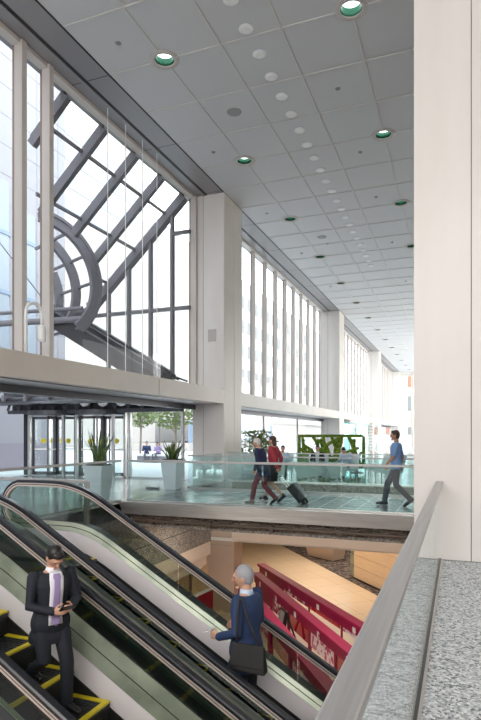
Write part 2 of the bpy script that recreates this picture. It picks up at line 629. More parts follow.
# ------------------------------------------------------------------ ceiling
XT = [XF, -6.36, -4.95, -3.55, -2.06, -0.60, 0.86, 2.32, 3.78, 5.24, 6.7, 9]
Y0T = 11.46 - 1.72 * 11
HOLE = 0.235
LX = (XT[1], XT[4])
LY = [11.46 + 5.16 * k for k in range(14)]
m = MB()
xe = [XF, LX[0] - HOLE, LX[0] + HOLE, LX[1] - HOLE, LX[1] + HOLE, 9]
for i in range(5):
    if i % 2 == 0:
        m.box(xe[i], xe[i + 1], -9, 82, ZC, ZC + 0.3)
    else:
        ye = [-9] + [q for y in LY for q in (y - HOLE, y + HOLE)] + [82]
        for j in range(0, len(ye), 2):
            m.box(xe[i], xe[i + 1], ye[j], ye[j + 1], ZC, ZC + 0.3)
o = m.build('ceiling', 'tile'); struct(o)
m = MB()
for x in XT[1:-1]:
    if x in LX:
        ye = [-9] + [q for y in LY for q in (y - 0.3, y + 0.3)] + [82]
        for j in range(0, len(ye), 2):
            m.box(x - 0.022, x + 0.022, ye[j], ye[j + 1], ZC - 0.022, ZC)
    else:
        m.box(x - 0.022, x + 0.022, -9, 82, ZC - 0.022, ZC)
y = Y0T
ny = 0
while y < 82:
    if min(abs(y - q) for q in LY) < 0.1:
        for xa, xb in ((XF + 0.03, LX[0] - 0.3), (LX[0] + 0.3, LX[1] - 0.3), (LX[1] + 0.3, 9)):
            m.box(xa, xb, y - 0.016, y + 0.016, ZC - 0.020, ZC)
    else:
        m.box(XF + 0.03, 9, y - 0.016, y + 0.016, ZC - 0.020, ZC)
    y += 1.72
o = m.build('trim_ceiling_grid', 'tbar'); struct(o)
m = MB().box(XW - 0.3, XF - 0.03, -9, 82, ZC - 0.005, ZC + 0.3)
o = m.build('ceiling_window_soffit', 'soffit'); struct(o)
m = MB().box(XF - 0.03, XF + 0.01, -9, 82, ZC - 0.012, ZC + 0.2)
m.box(-8.58, -8.50, -9, 82, ZC - 0.010, ZC)
for i in range(-4, 42):
    y = 11.46 + 1.72 * i * 1.0
    if i % 2 == 0:
        m.box(XW, XF - 0.03, y - 0.008, y + 0.008, ZC - 0.008, ZC)
o = m.build('trim_ceiling_slot', 'black'); struct(o)
m = MB().box(-8.66, -8.58, -9, 82, ZC - 0.03, ZC - 0.004)
o = m.build('trim_ceiling_slot_edge', 'soffit'); struct(o)

# ------------------------------------------------------------------ pillars, beam, facade
for i, y in enumerate(YP):
    p = empty('pillar', (XF, y, 0)); struct(p)
    y1 = PW
    if i >= 0:
        MB().box(-1.20, -0.02, 0.02, y1 - 0.02, 0, ZC - 0.005).build('core', 'joint', p)
        # cladding: side panels towards the viewer, two joints; front panels with one joint
        for (xa, xb) in ((-1.24, -0.83), (-0.805, 0.0)):
            MB().box(xa, xb, 0.0, 0.05, 0, ZC - 0.006).build('side_panel', 'stone', p)
            MB().box(xa, xb, y1 - 0.05, y1, 0, ZC - 0.006).build('side_panel', 'stone', p)
        for (ya, yb) in ((0.052, 0.95), (0.985, y1 - 0.052)):
            MB().box(-0.05, 0.004, ya, yb, 0, ZC - 0.006).build('front_panel', 'beam', p)
ends = YP + [82]
segs = [(-9, YP[0])] + [(YP[i] + PW, ends[i + 1]) for i in range(len(YP))]
BT, BB = 3.24, 2.74
for k, (ya, yb) in enumerate(segs):
    bm_ = MB().box(-8.1, XF + 0.0, ya, yb, BB, BT)
    o = bm_.build('beam', 'beam'); struct(o)
    o = MB().box(XW - 0.3, -8.1, ya, yb, BB - 0.03, BB + 0.05).build('trim_beam_soffit', 'soffit'); struct(o)
    o = MB().box(XW - 0.12, XW + 0.12, ya, yb, BB - 0.20, BB - 0.03).build('trim_opening_head', 'dark_metal'); struct(o)
    o = MB().box(XW - 0.3, -8.1, ya, yb, BT - 0.12, BT).build('trim_sill', 'beam'); struct(o)
o = MB().box(XF - 0.002, XF + 0.004, 13.85, 13.86, BB, BT).build('trim_beam_joint', 'joint'); struct(o)

# upper windows, one per bay
def upper_window(n, ya, yb, mull, big):
    w = empty('window_%d' % n, (XW, ya, BT)); struct(w)
    H = ZC - BT
    MB().box(-0.08, 0.14, 0, yb - ya, H - 0.10, H - 0.006).build('head_frame', 'mullion', w)
    MB().box(-0.08, 0.14, 0, yb - ya, 0, 0.06).build('sill_frame', 'mullion', w)
    for y in mull:
        y -= ya
        MB().box(-0.02, (0.20 if big else 0.12), y - 0.09, y + 0.055, 0.0, H - 0.02).build('mullion', 'mullion', w)
        MB().box(-0.08, 0.0, y - 0.085, y + 0.05, 0.0, H - 0.02).build('mullion_back', 'bronze', w)
    MB().box(-0.05, -0.04, 0.0, yb - ya, 0.04, H - 0.06).build('pane', 'glass', w)


upper_window(1, YP[0] + PW, YP[1], [3.0, 3.9, 4.8, 8.05, 8.9, 9.78, 10.66, YP[1] - 0.06], True)
for k in range(1, 5):
    ya, yb = YP[k] + PW, ends[k + 1]
    mull = []
    y = ya + 0.55 + (1.72 * 2)
    y = 24.85 + 20.64 * (k - 1) - 1.72 * 2
    while y < yb - 0.2:
        mull.append(y)
        y += 1.72
    upper_window(k + 1, ya, yb, mull, False)

# lower glazing of bays two to four
for k in range(1, 5):
    ya, yb = YP[k] + PW, ends[k + 1]
    w = empty('window_lower_%d' % (k,), (XW, ya, 0)); struct(w)
    w.name = 'window_%d' % (k + 5)
    L = yb - ya
    MB().box(-0.05, 0.05, 0, L, 0, 0.10).build('sill_frame', 'mullion', w)
    for y in (0.05, L * 0.33, L * 0.66, L - 0.05):
        MB().box(-0.05, 0.05, y - 0.04, y + 0.04, 0, 2.54).build('mullion', 'mullion', w)
    MB().box(-0.006, 0.006, 0, L, 0.08, 2.54).build('pane', 'glass', w)

# end wall of the hall
w = empty('wall_end', (0, 82, 0)); struct(w)
MB().box(-9.4, 9, 0, 0.4, 2.6, 3.9).build('spandrel', 'offwhite', w)
MB().box(-9.4, 9, 0, 0.4, 9.8, ZC + 0.3).build('head', 'offwhite', w)
for x in (-9.0, -6.2, -3.4, -0.6, 2.2, 5.0, 8.8):
    MB().box(x - 0.16, x + 0.16, -0.1, 0.4, 0, ZC).build('mullion', 'mullion', w)
MB().box(-9.4, 9, 0.15, 0.17, 0, ZC).build('pane', 'glass', w)

# near pier on the right and the unseen sides of the hall
p = empty('pillar_near', (-0.57, 7.81, 0)); struct(p)
p.name = 'pillar_foreground'
MB().box(0.03, 2.9, 0.03, 3.3, 0, ZC - 0.025).build('core', 'joint', p)
for (xa, xb) in ((0, 0.70), (0.712, 1.42), (1.432, 2.93)):
    MB().box(xa, xb, 0, 0.06, 0.01, ZC - 0.025).build('side_panel', 'stone', p)
MB().box(0.0, 0.06, 0.062, 3.33, 0.01, ZC - 0.025).build('front_panel', 'stone', p)
o = MB().box(9, 9.2, -9, 47, -4.9, ZC).box(9, 9.2, 47, 82, -4.9, 0.4).box(9, 9.2, 47, 82, 9.4, ZC).build('wall_right', 'stone'); struct(o)
o = MB().box(-16, 9.2, -9.2, -9, -4.9, ZC).build('wall_back', 'stone'); struct(o)

# ------------------------------------------------------------------ entrance hall outside the beam: glazed lean-to
TP = 0.93
XH = XW - 0.15


def zroof(x):
    return ZC - 0.02 - TP * (XH - x)


YE = 18.1
XN = -13.65
ry = [YE - 1.62 * i for i in range(5)]
RC = Vector((-12.6, 14.6, 6.73))            # centre of the barrel mouth
RR = 2.08
RA = Vector((0.916, -0.40, 0))              # barrel axis, pointing inwards
RS = Vector((0.40, 0.916, 0))
REND = {0: XN, 1: -12.0, 2: -11.55, 3: -11.5, 4: -10.5, 5: -10.3}


def roof_end(y):
    """the roof stops at the barrel mouth between the hip and the next bays"""
    i = (YE - y) / 1.62
    if i >= 4:
        return -10.4
    k = int(i)
    return lerp_(REND[min(k, 5)], REND.get(k + 1, XN), i - k)


def lerp_(a, b, t):
    return a + (b - a) * t


def in_barrel(x, y):
    return x < roof_end(y)


at = empty('atrium_roof', (XH, YE, ZC)); struct(at)
org = Vector((XH, YE, ZC))
for i, y in enumerate(ry):
    wdt, dep = (0.30, 0.30) if i == 0 else (0.16, 0.24)
    xs = [XH - (XH - XN) * k / 44 for k in range(45)]
    runs, cur = [], []
    for x in xs:
        if in_barrel(x, y):
            if len(cur) > 1:
                runs.append(cur)
            cur = []
        else:
            cur.append(x)
    if len(cur) > 1:
        runs.append(cur)
    m = MB()
    for r_ in runs:
        a = Vector((r_[0], y, zroof(r_[0]) - 0.1)); b = Vector((r_[-1], y, zroof(r_[-1]) - 0.1))
        m.bar(a - org, b - org, wdt, dep)
        m.bar(a - org + Vector((0, 0, 0.19)), b - org + Vector((0, 0, 0.19)), wdt * 0.45, 0.12)
    m.build('rafter', 'frame_grey', at)
m2 = MB()
for j in range(1, 5):
    x = [-9.95, -11.2, -12.4, -13.2][j - 1]
    runs, cur = [], []
    for k in range(41):
        y = YE - 0.162 * k
        if in_barrel(x, y):
            if len(cur) > 1:
                runs.append(cur)
            cur = []
        else:
            cur.append(y)
    runs.append(cur)
    m = MB()
    for r_ in runs:
        if len(r_) > 1:
            m.bar(Vector((x, r_[0], zroof(x))) - org, Vector((x, r_[-1], zroof(x))) - org, 0.07, 0.09)
    m.build('purlin', 'frame_grey', at)
MB().bar(Vector((XN, YE, zroof(XN))) - org, Vector((XN, 16.4, zroof(XN))) - org, 0.2, 0.26).build('eaves_beam', 'frame_grey', at)
# roof glass with an elliptical hole for the barrel
n = 48
m = MB()
xs = [XH - (XH - XN) * k / 16 for k in range(17)]
ys = [YE - 6.6 * k / 44 for k in range(45)]
for i in range(16):
    for j in range(44):
        cx, cy = (xs[i] + xs[i + 1]) / 2, (ys[j] + ys[j + 1]) / 2
        if in_barrel(cx, cy):
            continue
        vs = [(xs[i], ys[j]), (xs[i + 1], ys[j]), (xs[i + 1], ys[j + 1]), (xs[i], ys[j + 1])]
        m.add([Vector((x, y, zroof(x) + 0.06)) - org for x, y in vs], [(0, 1, 2, 3)])
m.build('pane', 'glass', at)

# barrel vault running outwards through the roof
bv = empty('barrel_dormer', tuple(RC)); struct(bv)


def rp(ang, rad, t):
    return RS * (rad * math.cos(ang)) + Vector((0, 0, rad * math.sin(ang))) - RA * t


def ring(t, w, h, rad=RR):
    mm = MB()
    vs, fs = [], []
    for k in range(n):
        a = R(-48) + R(141 - 24 * max(t, 0)) * k / (n - 1)
        vs += [rp(a, rad, t - w / 2), rp(a, rad, t + w / 2), rp(a, rad - h, t + w / 2), rp(a, rad - h, t - w / 2)]
    fs += [(3, 2, 1, 0), (4 * n - 4, 4 * n - 3, 4 * n - 2, 4 * n - 1)]
    for i in range(n - 1):
        j = i + 1
        for s in range(4):
            q = (s + 1) % 4
            fs.append((i * 4 + s, i * 4 + q, j * 4 + q, j * 4 + s))
    mm.add(vs, fs)
    return mm


ring(-0.05, 0.14, 0.10, RR + 0.08).build('outer_ring', 'frame_grey', bv)
for t in (0.0, 1.3, 2.6):
    ring(t, 0.18, 0.30).build('ring', 'frame_grey', bv)
for k in range(5):
    a = R(-46 + 26.5 * k)
    MB().bar(rp(a, RR - 0.07, 0), rp(a, RR - 0.07, 2.6), 0.08, 0.08).build('purlin', 'frame_grey', bv)
m = MB()
for k in range(n):
    a0, a1 = R(-48 + 114 * k / n), R(-48 + 114 * (k + 1) / n)
    m.add([rp(a0, RR - 0.02, 0), rp(a1, RR - 0.02, 0), rp(a1, RR - 0.02, 2.6), rp(a0, RR - 0.02, 2.6)], [(0, 1, 2, 3)])
m.build('vault_pane', 'glass', bv)
for (z, r_) in ((-1.15, 0.11), (-0.78, 0.07)):
    p_ = RS * 1.45 + Vector((0, 0, z))
    MB().tube([p_, p_ - Vector((1, 0.12, 0)) * 3.4], r_, 12).build('tie_tube', 'frame_grey', bv)
MB().tube([rp(2.2, RR - .2, 1.3), rp(-0.7, RR - .2, 1.3)], 0.02, 8).build('tie_rod', 'frame_grey', bv)

# gable end wall of the lean-to
ZN = zroof(XN)
gw = empty('wall_entrance_gable', (XW, YE, 0)); struct(gw)
for x in (-12.45, -11.55, -10.62, -9.72):
    zt = zroof(x) - 0.1
    MB().box(x - XW - 0.05, x - XW + 0.05, -0.09, 0.09, 2.6, zt).build('mullion', 'frame_grey', gw)
MB().box(XN - XW, 0.1, -0.07, 0.07, ZN - 0.06, ZN + 0.06).build('transom', 'frame_grey', gw)
MB().box(-0.62, 0.1, -0.07, 0.07, 8.85, 8.97).build('transom', 'frame_grey', gw)
MB().prism_y([(XN - XW, 2.6), (0.05, 2.6), (0.05, zroof(XW) - 0.1), (XN - XW, ZN - 0.1)], -0.01, 0.01).build('pane', 'glass', gw)
# beams sloping down and inwards under the roof
sl = math.tan(R(30))
for i, y in enumerate((YE - 0.02, 17.35, 16.1)):
    b_ = empty('sloping_beam', (XN, y, ZN)); struct(b_)
    L = 3.9
    MB().bar((0, 0, -0.35), (L, 0, -0.35 - L * sl), 0.26, 0.50).build('web', 'frame_dark', b_)
    MB().bar((0, 0, -0.05), (L, 0, -0.05 - L * sl), 0.34, 0.05).build('flange', 'frame_dark', b_)
    for k in range(5):
        x = 0.5 + k * 0.7
        MB().bar((x, 0.13, -0.30 - x * sl), (x + 0.5, 1.47, -0.30 - (x + 0.5) * sl), 0.05, 0.05).build('brace', 'frame_dark', b_)
# dark canopy truss over the doors
ct = empty('door_canopy', (-12, 17.6, 2.45)); struct(ct)
MB().box(-5, 2.8, 0.1, 0.35, 0.0, 0.14).build('header', 'dark_metal', ct)
MB().box(-5, 2.8, 0.36, 0.40, 0.0, 0.84).build('backing', 'frame_dark', ct)
MB().box(-5, 2.8, -0.1, 0.32, 0.72, 0.84).build('top_chord', 'dark_metal', ct)
for y in (-0.25, -0.75, -1.4):
    MB().tube([(-5, y, 0.42), (2.8, y, 0.42)], 0.11, 10).build('pipe', 'dark_chrome', ct, smooth=True)
for k in range(14):
    x = -4.8 + k * 0.56
    MB().bar((x, -0.1, 0.12), (x + 0.28, -0.1, 0.74), 0.07, 0.07).build('lattice', 'dark_metal', ct)
    MB().bar((x + 0.28, -0.1, 0.74), (x + 0.56, -0.1, 0.12), 0.07, 0.07).build('lattice', 'dark_metal', ct)
for k in range(8):
    x = -4.6 + k * 1.0
    MB().bar((x, -1.6, 0.5), (x, 0.2, 0.5), 0.12, 0.22).build('bracket', 'frame_grey', ct)
for k in range(5):
    x = -0.9 + k * 0.78
    MB().ball((x, -0.35, 0.36), 0.22, 0.12, 0.16, 12, 8).build('flood_lamp', 'steel_pale', ct, smooth=True)

# entrance screen: frames of the doorway bay right of the revolving doors
es = empty('door_1', (-10.5, YE, 0)); struct(es)
for x in (-11.72, -11.5, -9.3):
    MB().box(x + 10.5 - 0.045, x + 10.5 + 0.045, -0.06, 0.06, 0, 2.45).build('jamb', 'steel', es)
MB().box(-1.22, 1.2, -0.06, 0.06, 0, 0.07).build('threshold', 'steel', es)
MB().box(-1.0, 1.16, -0.006, 0.006, 0.07, 2.45).build('pane', 'glass', es)


def revolving_door(x, y, label):
    d = empty('revolving_door', (x, y, 0))
    tag(d, label, 'door')
    r = 1.0
    MB().lathe([(r + 0.06, 2.38), (r + 0.06, 2.56), (r - 0.1, 2.56)], 28).build('canopy_ring', 'dark_metal', d, smooth=False)
    for a0, a1 in ((-35, 35), (145, 215)):
        m = MB()
        k = 12
        for i in range(k):
            b0, b1 = R(a0 + (a1 - a0) * i / k), R(a0 + (a1 - a0) * (i + 1) / k)
            m.add([(r * math.cos(b0), r * math.sin(b0), 0.05), (r * math.cos(b1), r * math.sin(b1), 0.05),
                   (r * math.cos(b1), r * math.sin(b1), 2.38), (r * math.cos(b0), r * math.sin(b0), 2.38)], [(0, 1, 2, 3)])
        m.build('curved_pane', 'glass_teal', d)
        for a in (a0, a1):
            MB().box(r * math.cos(R(a)) - 0.05, r * math.cos(R(a)) + 0.05, r * math.sin(R(a)) - 0.05, r * math.sin(R(a)) + 0.05, 0, 2.38).build('post', 'steel', d)
    for k in range(4):
        a = R(20 + 90 * k)
        c, s = math.cos(a), math.sin(a)
        wg = MB()
        for (r0, r1, z0, z1) in ((0.04, 0.12, 0.03, 2.34), (0.86, 0.94, 0.03, 2.34), (0.04, 0.94, 0.03, 0.16), (0.04, 0.94, 2.24, 2.34)):
            wg.bar((c * (r0 + r1) / 2, s * (r0 + r1) / 2, z0), (c * (r0 + r1) / 2, s * (r0 + r1) / 2, z1), r1 - r0, 0.045, up=(-s, c, 0)) if z1 - z0 > 1 else wg.bar((c * r0, s * r0, (z0 + z1) / 2), (c * r1, s * r1, (z0 + z1) / 2), 0.045, z1 - z0)
        w_ = wg.build('wing', 'dark_metal', d)
        MB().bar((c * 0.12, s * 0.12, 1.2), (c * 0.86, s * 0.86, 1.2), 0.01, 2.05).build('pane', 'glass', w_)
        MB().bar((c * 0.12 - s * 0.04, s * 0.12 + c * 0.04, 1.05), (c * 0.86 - s * 0.04, s * 0.86 + c * 0.04, 1.05), 0.03, 0.05).build('push_bar', 'steel', w_)
        mm = MB()
        q = Vector((c * 0.5, s * 0.5, 1.38)); u = Vector((c, s, 0)); nrm = Vector((-s, c, 0))
        mm.tube([q - nrm * 0.012, q + nrm * 0.012], 0.10, 18)
        mm.build('warning_disc', 'yellow', w_)
    MB().tube([(0, 0, 0), (0, 0, 2.38)], 0.04, 10).build('shaft', 'dark_metal', d)
    return d


revolving_door(-15.0, 18.2, 'revolving door nearest the pale stone wall, dark framed with curved glass')
revolving_door(-12.75, 18.2, 'revolving door behind the left plant pot, next to the clear doorway')
for x in (-16.35, -13.88):
    o = MB().box(x - 0.10, x + 0.10, 18.0, 18.3, 0, 2.45).build('trim_door_post', 'black'); struct(o)

# ------------------------------------------------------------------ outdoors
o = MB().box(-120, -16, -40, 200, -0.5, -0.02).box(-16, -9.3, 18.3, 200, -0.5, 0.001).box(-16, 60, 84.1, 260, -0.5, -0.02).build('ground_plaza', 'paving'); struct(o)

bd = empty('building', (-20, 8, 0)); tag(bd, 'pale stone building close outside the left windows and doors', 'building')
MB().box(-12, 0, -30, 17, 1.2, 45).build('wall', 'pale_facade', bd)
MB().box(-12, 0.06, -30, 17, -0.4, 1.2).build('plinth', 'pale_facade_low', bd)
m = MB()
for k in range(16):
    m.box(-0.01, 0.012, -30, 17, 4.1 + k * 1.4, 4.12 + k * 1.4)
for k in range(24):
    m.box(-0.01, 0.012, 16.4 - k * 1.6, 16.42 - k * 1.6, 4, 26)
m.build('facing_joint', 'pale_facade_low', bd)
for k in range(5):
    y0 = 13.6 - k * 1.75
    w_ = MB().prism_z([(0, y0), (0.15, y0 + 0.2), (0.15, y0 + 0.9), (0, y0 + 1.1)], 5.0, 12.5 + (k % 2)).build('bay_window', 'tower_glass', bd)
    for z in (5.0, 8.2, 11.0):
        MB().prism_z([(0.0, y0 - 0.05), (0.19, y0 + 0.18), (0.19, y0 + 0.92), (0, y0 + 1.15)], z, z + 0.18).build('band', 'blue_window', w_)

bd = empty('building', (-34, 60, 0)); tag(bd, 'long cream office block with rows of windows beyond the hall windows', 'building')
MB().box(-15, 0, 0, 110, 3.8, 27.5).build('wall', 'far_facade', bd)
MB().box(-14, -0.6, 0, 110, 0, 3.8).build('ground_floor', 'far_facade', bd)
wmesh = None
for r_ in range(5):
    for c_ in range(18):
        m_ = None
        if wmesh is None:
            wmesh = MB().box(-0.2, 0.05, 0, 1.9, 0, 2.1).build('window', 'far_window', bd)
            q = wmesh
        else:
            q = wmesh.copy(); COL.objects.link(q)
        q.location = (0, 10 + c_ * 3.4, 6.4 + r_ * 4.1)
bd = empty('building', (-62, 45, 0)); tag(bd, 'pale blue glass tower far behind the cream office block', 'building')
MB().box(-15, 0, 0, 60, 0, 60).build('wall', 'far_facade', bd)
for r_ in range(12):
    MB().box(-0.1, 0.1, 1, 59, 4 + r_ * 4.4, 6.4 + r_ * 4.4).build('window_band', 'tower_glass', bd)
bd = empty('building', (-24, 48, 0)); tag(bd, 'low pavilion with blue windows across the plaza behind the bench', 'building')
MB().box(-8, 0, 0, 26, 0, 0.8).build('plinth', 'far_facade', bd)
MB().box(-8, 0, 0, 26, 2.9, 4.0).build('parapet', 'far_facade', bd)
for k in range(9):
    MB().box(-0.2, 0, 0.2 + k * 2.85, 2.5 + k * 2.85, 0.8, 2.9).build('window', 'blue_window', bd)
    MB().box(-0.2, 0.05, 2.5 + k * 2.85, 3.05 + k * 2.85, 0.8, 2.9).build('pier', 'far_facade', bd)
bd = empty('building', (-14, 108, 0)); tag(bd, 'white building with dark windows beyond the end wall of the hall', 'building')
MB().box(0, 30, 0, 15, 0, 40).build('wall', 'white', bd)
for r_ in range(8):
    for c_ in range(7):
        MB().box(1.0 + c_ * 4.0, 2.9 + c_ * 4.0, -0.1, 0.1, 1.5 + r_ * 4.4, 4.3 + r_ * 4.4).build('window', 'far_window' if (r_ + c_) % 3 else 'brick_red', bd)


def tree(x, y, h, r, label, seed):
    rnd = random.Random(seed)
    t = empty('street_tree', (x, y, 0)); tag(t, label, 'tree')
    m = MB().tube([(0, 0, -0.02), (0.05, 0, h * 0.4), (0, 0.05, h * 0.8)], [0.09, 0.07, 0.03], 8)
    for k in range(7):
        a = rnd.uniform(0, 6.28)
        z = h * rnd.uniform(0.35, 0.7)
        m.tube([(0.03, 0, z), (r * 0.8 * math.cos(a), r * 0.8 * math.sin(a), z + r * 0.8)], [0.035, 0.012], 6)
    m.build('trunk', 'bark', t)
    m = MB()
    for k in range(900):
        while True:
            p = Vector((rnd.uniform(-1, 1), rnd.uniform(-1, 1), rnd.uniform(-1, 1)))
            if p.length < 1:
                break
        p = Vector((p.x * r, p.y * r, h * 0.68 + p.z * r * 0.8))
        d = Vector((rnd.uniform(-1, 1), rnd.uniform(-1, 1), rnd.uniform(-.6, .6))).normalized()
        s = d.cross(Vector((rnd.uniform(-1, 1), rnd.uniform(-1, 1), 1))).normalized()
        q = rnd.uniform(0.10, 0.2)
        m.add([p - d * q, p + s * q * .5, p + d * q, p - s * q * .5], [(0, 1, 2, 3)])
    m.build('foliage', 'tree_leaf', t)


tree(-17.2, 32.4, 4.6, 1.6, 'thin young street tree beside the lamp post outside the doorway', 3)
tree(-21.4, 35.0, 4.8, 1.4, 'leafy street tree above the two people on the outdoor bench', 5)
lp = empty('street_lamp', (-20.4, 36, 0)); tag(lp, 'slim grey lamp post standing on the plaza outside the doorway', 'lamp post')
MB().lathe([(0.22, 0), (0.22, 0.08), (0.09, 0.35), (0.065, 0.4)], 16).build('base', 'frame_grey', lp)
MB().tube([(0, 0, 0.38), (0, 0, 5.2)], 0.06, 10).build('pole', 'frame_grey', lp)
MB().lathe([(0.02, 5.2), (0.2, 5.3), (0.22, 5.6), (0.03, 5.75)], 16).build('lantern', 'white', lp)
bn = empty('stone_bench', (-16.8, 28.9, 0)); tag(bn, 'pale stone block bench on the plaza under two seated people', 'bench')
MB().box(-1.1, 1.3, -0.3, 0.3, 0.36, 0.46).build('seat', 'offwhite', bn)
MB().box(-0.95, 1.15, -0.22, 0.22, 0, 0.36).build('base', 'pale_facade', bn)

# ------------------------------------------------------------------ ceiling fixtures
def downlight(x, y, label):
    d = empty('ceiling_light', (x, y, ZC)); tag(d, label, 'ceiling light', 'round downlights in the tiled ceiling')
    MB().lathe([(0.225, 0.02), (0.225, -0.02), (0.25, -0.026), (0.335, -0.012), (0.34, 0.0), (0.225, 0.0)], 28, caps=False).build('trim_ring', 'panel_grey', d, smooth=True)
    MB().lathe([(0.228, -0.015), (0.215, 0.05), (0.20, 0.17), (0.20, 0.19)], 28, caps=False).build('reflector', 'lamp_dish', d, smooth=True)
    MB().ball((0, 0, 0.16), 0.20, 0.20, 0.03, 18, 8).build('lens', 'lamp_lens', d, smooth=True)
    return d


for j, (x, nm) in enumerate(((XT[1], 'row beside the windows'), (XT[4], 'row beside the near pier'))):
    proto = None
    for k in range(14):
        y = 11.46 + 5.16 * k
        lab = '%s round downlight of the ceiling %s' % (nth(k), nm)
        if proto is None:
            proto = downlight(x, y, lab)
        else:
            c = copy_tree(proto); c.location = (x, y, ZC); c['label'] = lab
proto = None
for k in range(23):
    y = 10.35 + 0.86 * k
    if proto is None:
        proto = empty('ceiling_disc', (-4.25, y, ZC))
        MB().lathe([(0.02, 0), (0.155, 0), (0.16, -0.015), (0.13, -0.03), (0.02, -0.03)], 22).build('rim', 'disc_white', proto)
        MB().lathe([(0.02, -0.028), (0.12, -0.028), (0.10, -0.04), (0.02, -0.04)], 22).build('cover', 'white', proto)
        c = proto
    else:
        c = copy_tree(proto); c.location = (-4.25, y, ZC)
    tag(c, '%s small white disc in the line down the middle of the ceiling' % nth(k), 'ceiling fitting', 'white discs in a line on the ceiling')
proto = None
spr = [(-7.05, 10.6), (-7.05, 15.76), (-2.85, 14.0), (-2.85, 17.4), (-2.85, 20.9), (-2.85, 26.1), (-7.05, 20.9), (-5.6, 25.2), (-7.05, 26.1), (-2.85, 33.0), (-7.05, 32.6)]
i0 = {}
for x, y in sorted(spr, key=lambda p: (p[0], p[1])):
    if proto is None:
        proto = empty('sprinkler', (x, y, ZC))
        MB().lathe([(0.02, 0), (0.07, 0), (0.06, -0.012), (0.02, -0.012)], 16).build('plate', 'grille', proto)
        MB().lathe([(0.012, -0.01), (0.03, -0.03), (0.01, -0.05)], 12).build('head', 'grille', proto)
        c = proto
    else:
        c = copy_tree(proto); c.location = (x, y, ZC)
    nm = {-7.05: 'along the window side of the ceiling', -2.85: 'along the pier side of the ceiling', -5.6: 'between the window row of lights and white discs'}[x]
    k = i0.get(x, 0); i0[x] = k + 1
    tag(c, '%s tiny grey sprinkler dot %s' % (nth(k), nm), 'sprinkler', 'sprinklers in the ceiling')
for (x, y, lab) in ((-5.65, 14.0, 'nearer flat grey round speaker grille in the ceiling'), (-5.65, 24.3, 'farther flat grey round speaker grille in the ceiling')):
    c = empty('speaker_grille', (x, y, ZC)); tag(c, lab, 'speaker')
    MB().lathe([(0.03, 0), (0.20, 0), (0.19, -0.015), (0.03, -0.02)], 24).build('grille', 'grille', c)
# panel on the first pillar, cables, goosenecks
v = empty('wall_panel', (-8.32, 18.5, 5.2)); tag(v, 'small square grey access panel on the first pillar', 'access panel')
MB().box(-0.16, 0.16, -0.02, 0, -0.22, 0.22).build('plate', 'panel_grey', v)
for (x, z) in ((-0.13, -0.19), (0.13, -0.19), (-0.13, 0.19), (0.13, 0.19)):
    MB().tube([(x, -0.018, z), (x, -0.026, z)], 0.014, 8).build('screw', 'grille', v)
names = ['farthest left', 'second from left', 'third from left', 'farthest right']
for k, y in enumerate((12.6, 13.45, 14.35, 15.2)):
    c = MB().tube([(0, 0, BT), (0, 0, ZC)], 0.012, 6).build('hanging_cable', 'white')
    c.location = (-8.7, y, 0)
    tag(c, '%s of the four thin vertical cables before the big sloping window' % names[k], 'cable', 'thin cables before the window')


def gooseneck(x, y, label):
    g = empty('gooseneck_lamp', (x, y, BT)); tag(g, label, 'lamp')
    MB().lathe([(0.07, 0), (0.07, 0.03), (0.03, 0.05)], 14).build('base', 'white', g)
    pts = [(0, 0, 0.02), (0, 0, 0.92)] + [(0, 0.24 - 0.24 * math.cos(R(a)), 0.92 + 0.24 * math.sin(R(a))) for a in range(15, 181, 15)] + [(0, 0.48, 0.72)]
    MB().tube(pts, 0.035, 10).build('arm', 'white', g, smooth=True)
    MB().lathe([(0.05, 0.74), (0.09, 0.70), (0.09, 0.44), (0.075, 0.40), (0.03, 0.39)], 16, (0, 0.48, 0)).build('lamp_head', 'white', g, smooth=True)
    return g


gooseneck(-8.35, 9.2, 'white gooseneck lamp standing on the beam at far left')
for y, lab in ((46.5, 'nearest of three small white gooseneck lamps on the distant beam'), (52, 'middle of three small white gooseneck lamps on the distant beam'), (64.5, 'farthest of three small white gooseneck lamps on the distant beam')):
    gooseneck(-7.98, y, lab)

# ------------------------------------------------------------------ glass balustrades
def balustrade(name, label, p, q, npan, gl='glass_teal', h=1.0, railw=0.06, railh=0.05, posts=False, group=None):
    p = Vector(p); q = Vector(q)
    b = empty('glass_balustrade', tuple(p)); tag(b, label, 'balustrade', group)
    d = q - p
    u = d.normalized()
    z = Vector((0, 0, 1))
    MB().bar(z * h, d + z * h, railw, railh).build('top_rail', 'steel_rail', b, bevel=0.006)
    MB().bar(z * 0.03, d + z * 0.03, 0.05, 0.06).build('base_channel', 'steel', b)
    L = d.length / npan
    for i in range(npan):
        MB().bar(u * (L * i + 0.006) + z * (h * 0.5 + 0.02), u * (L * (i + 1) - 0.006) + z * (h * 0.5 + 0.02), 0.014, h - 0.06).build('glass_panel', gl, b)
    if posts:
        MB().bar(d, d + z * h, 0.06, 0.06).build('post', 'steel', b)
    return b


b = empty('glass_balustrade', (-0.25, 7.81, 0)); tag(b, 'near glass balustrade with wide flat brushed steel handrail on speckled granite', 'balustrade')
MB().box(-0.045, 0.045, -7.6, -0.01, 1.0, 1.035).build('handrail', 'steel_rail', b, bevel=0.008)
MB().box(-0.012, 0.012, -7.6, -0.01, 0.96, 1.002).build('rail_clip', 'dark_metal', b)
for k in range(6):
    MB().box(-0.006, 0.006, -7.6 + k * 1.27, -7.6 + (k + 1) * 1.27 - 0.012, 0.02, 0.985).build('glass_panel', 'glass_near', b)
MB().box(-0.012, 0.04, -7.6, -0.01, 0.0, 0.018).build('base_channel', 'steel', b)
MB().box(0.0, 0.022, -7.6, -0.01, 0.018, 0.026).build('gasket', 'rubber', b)

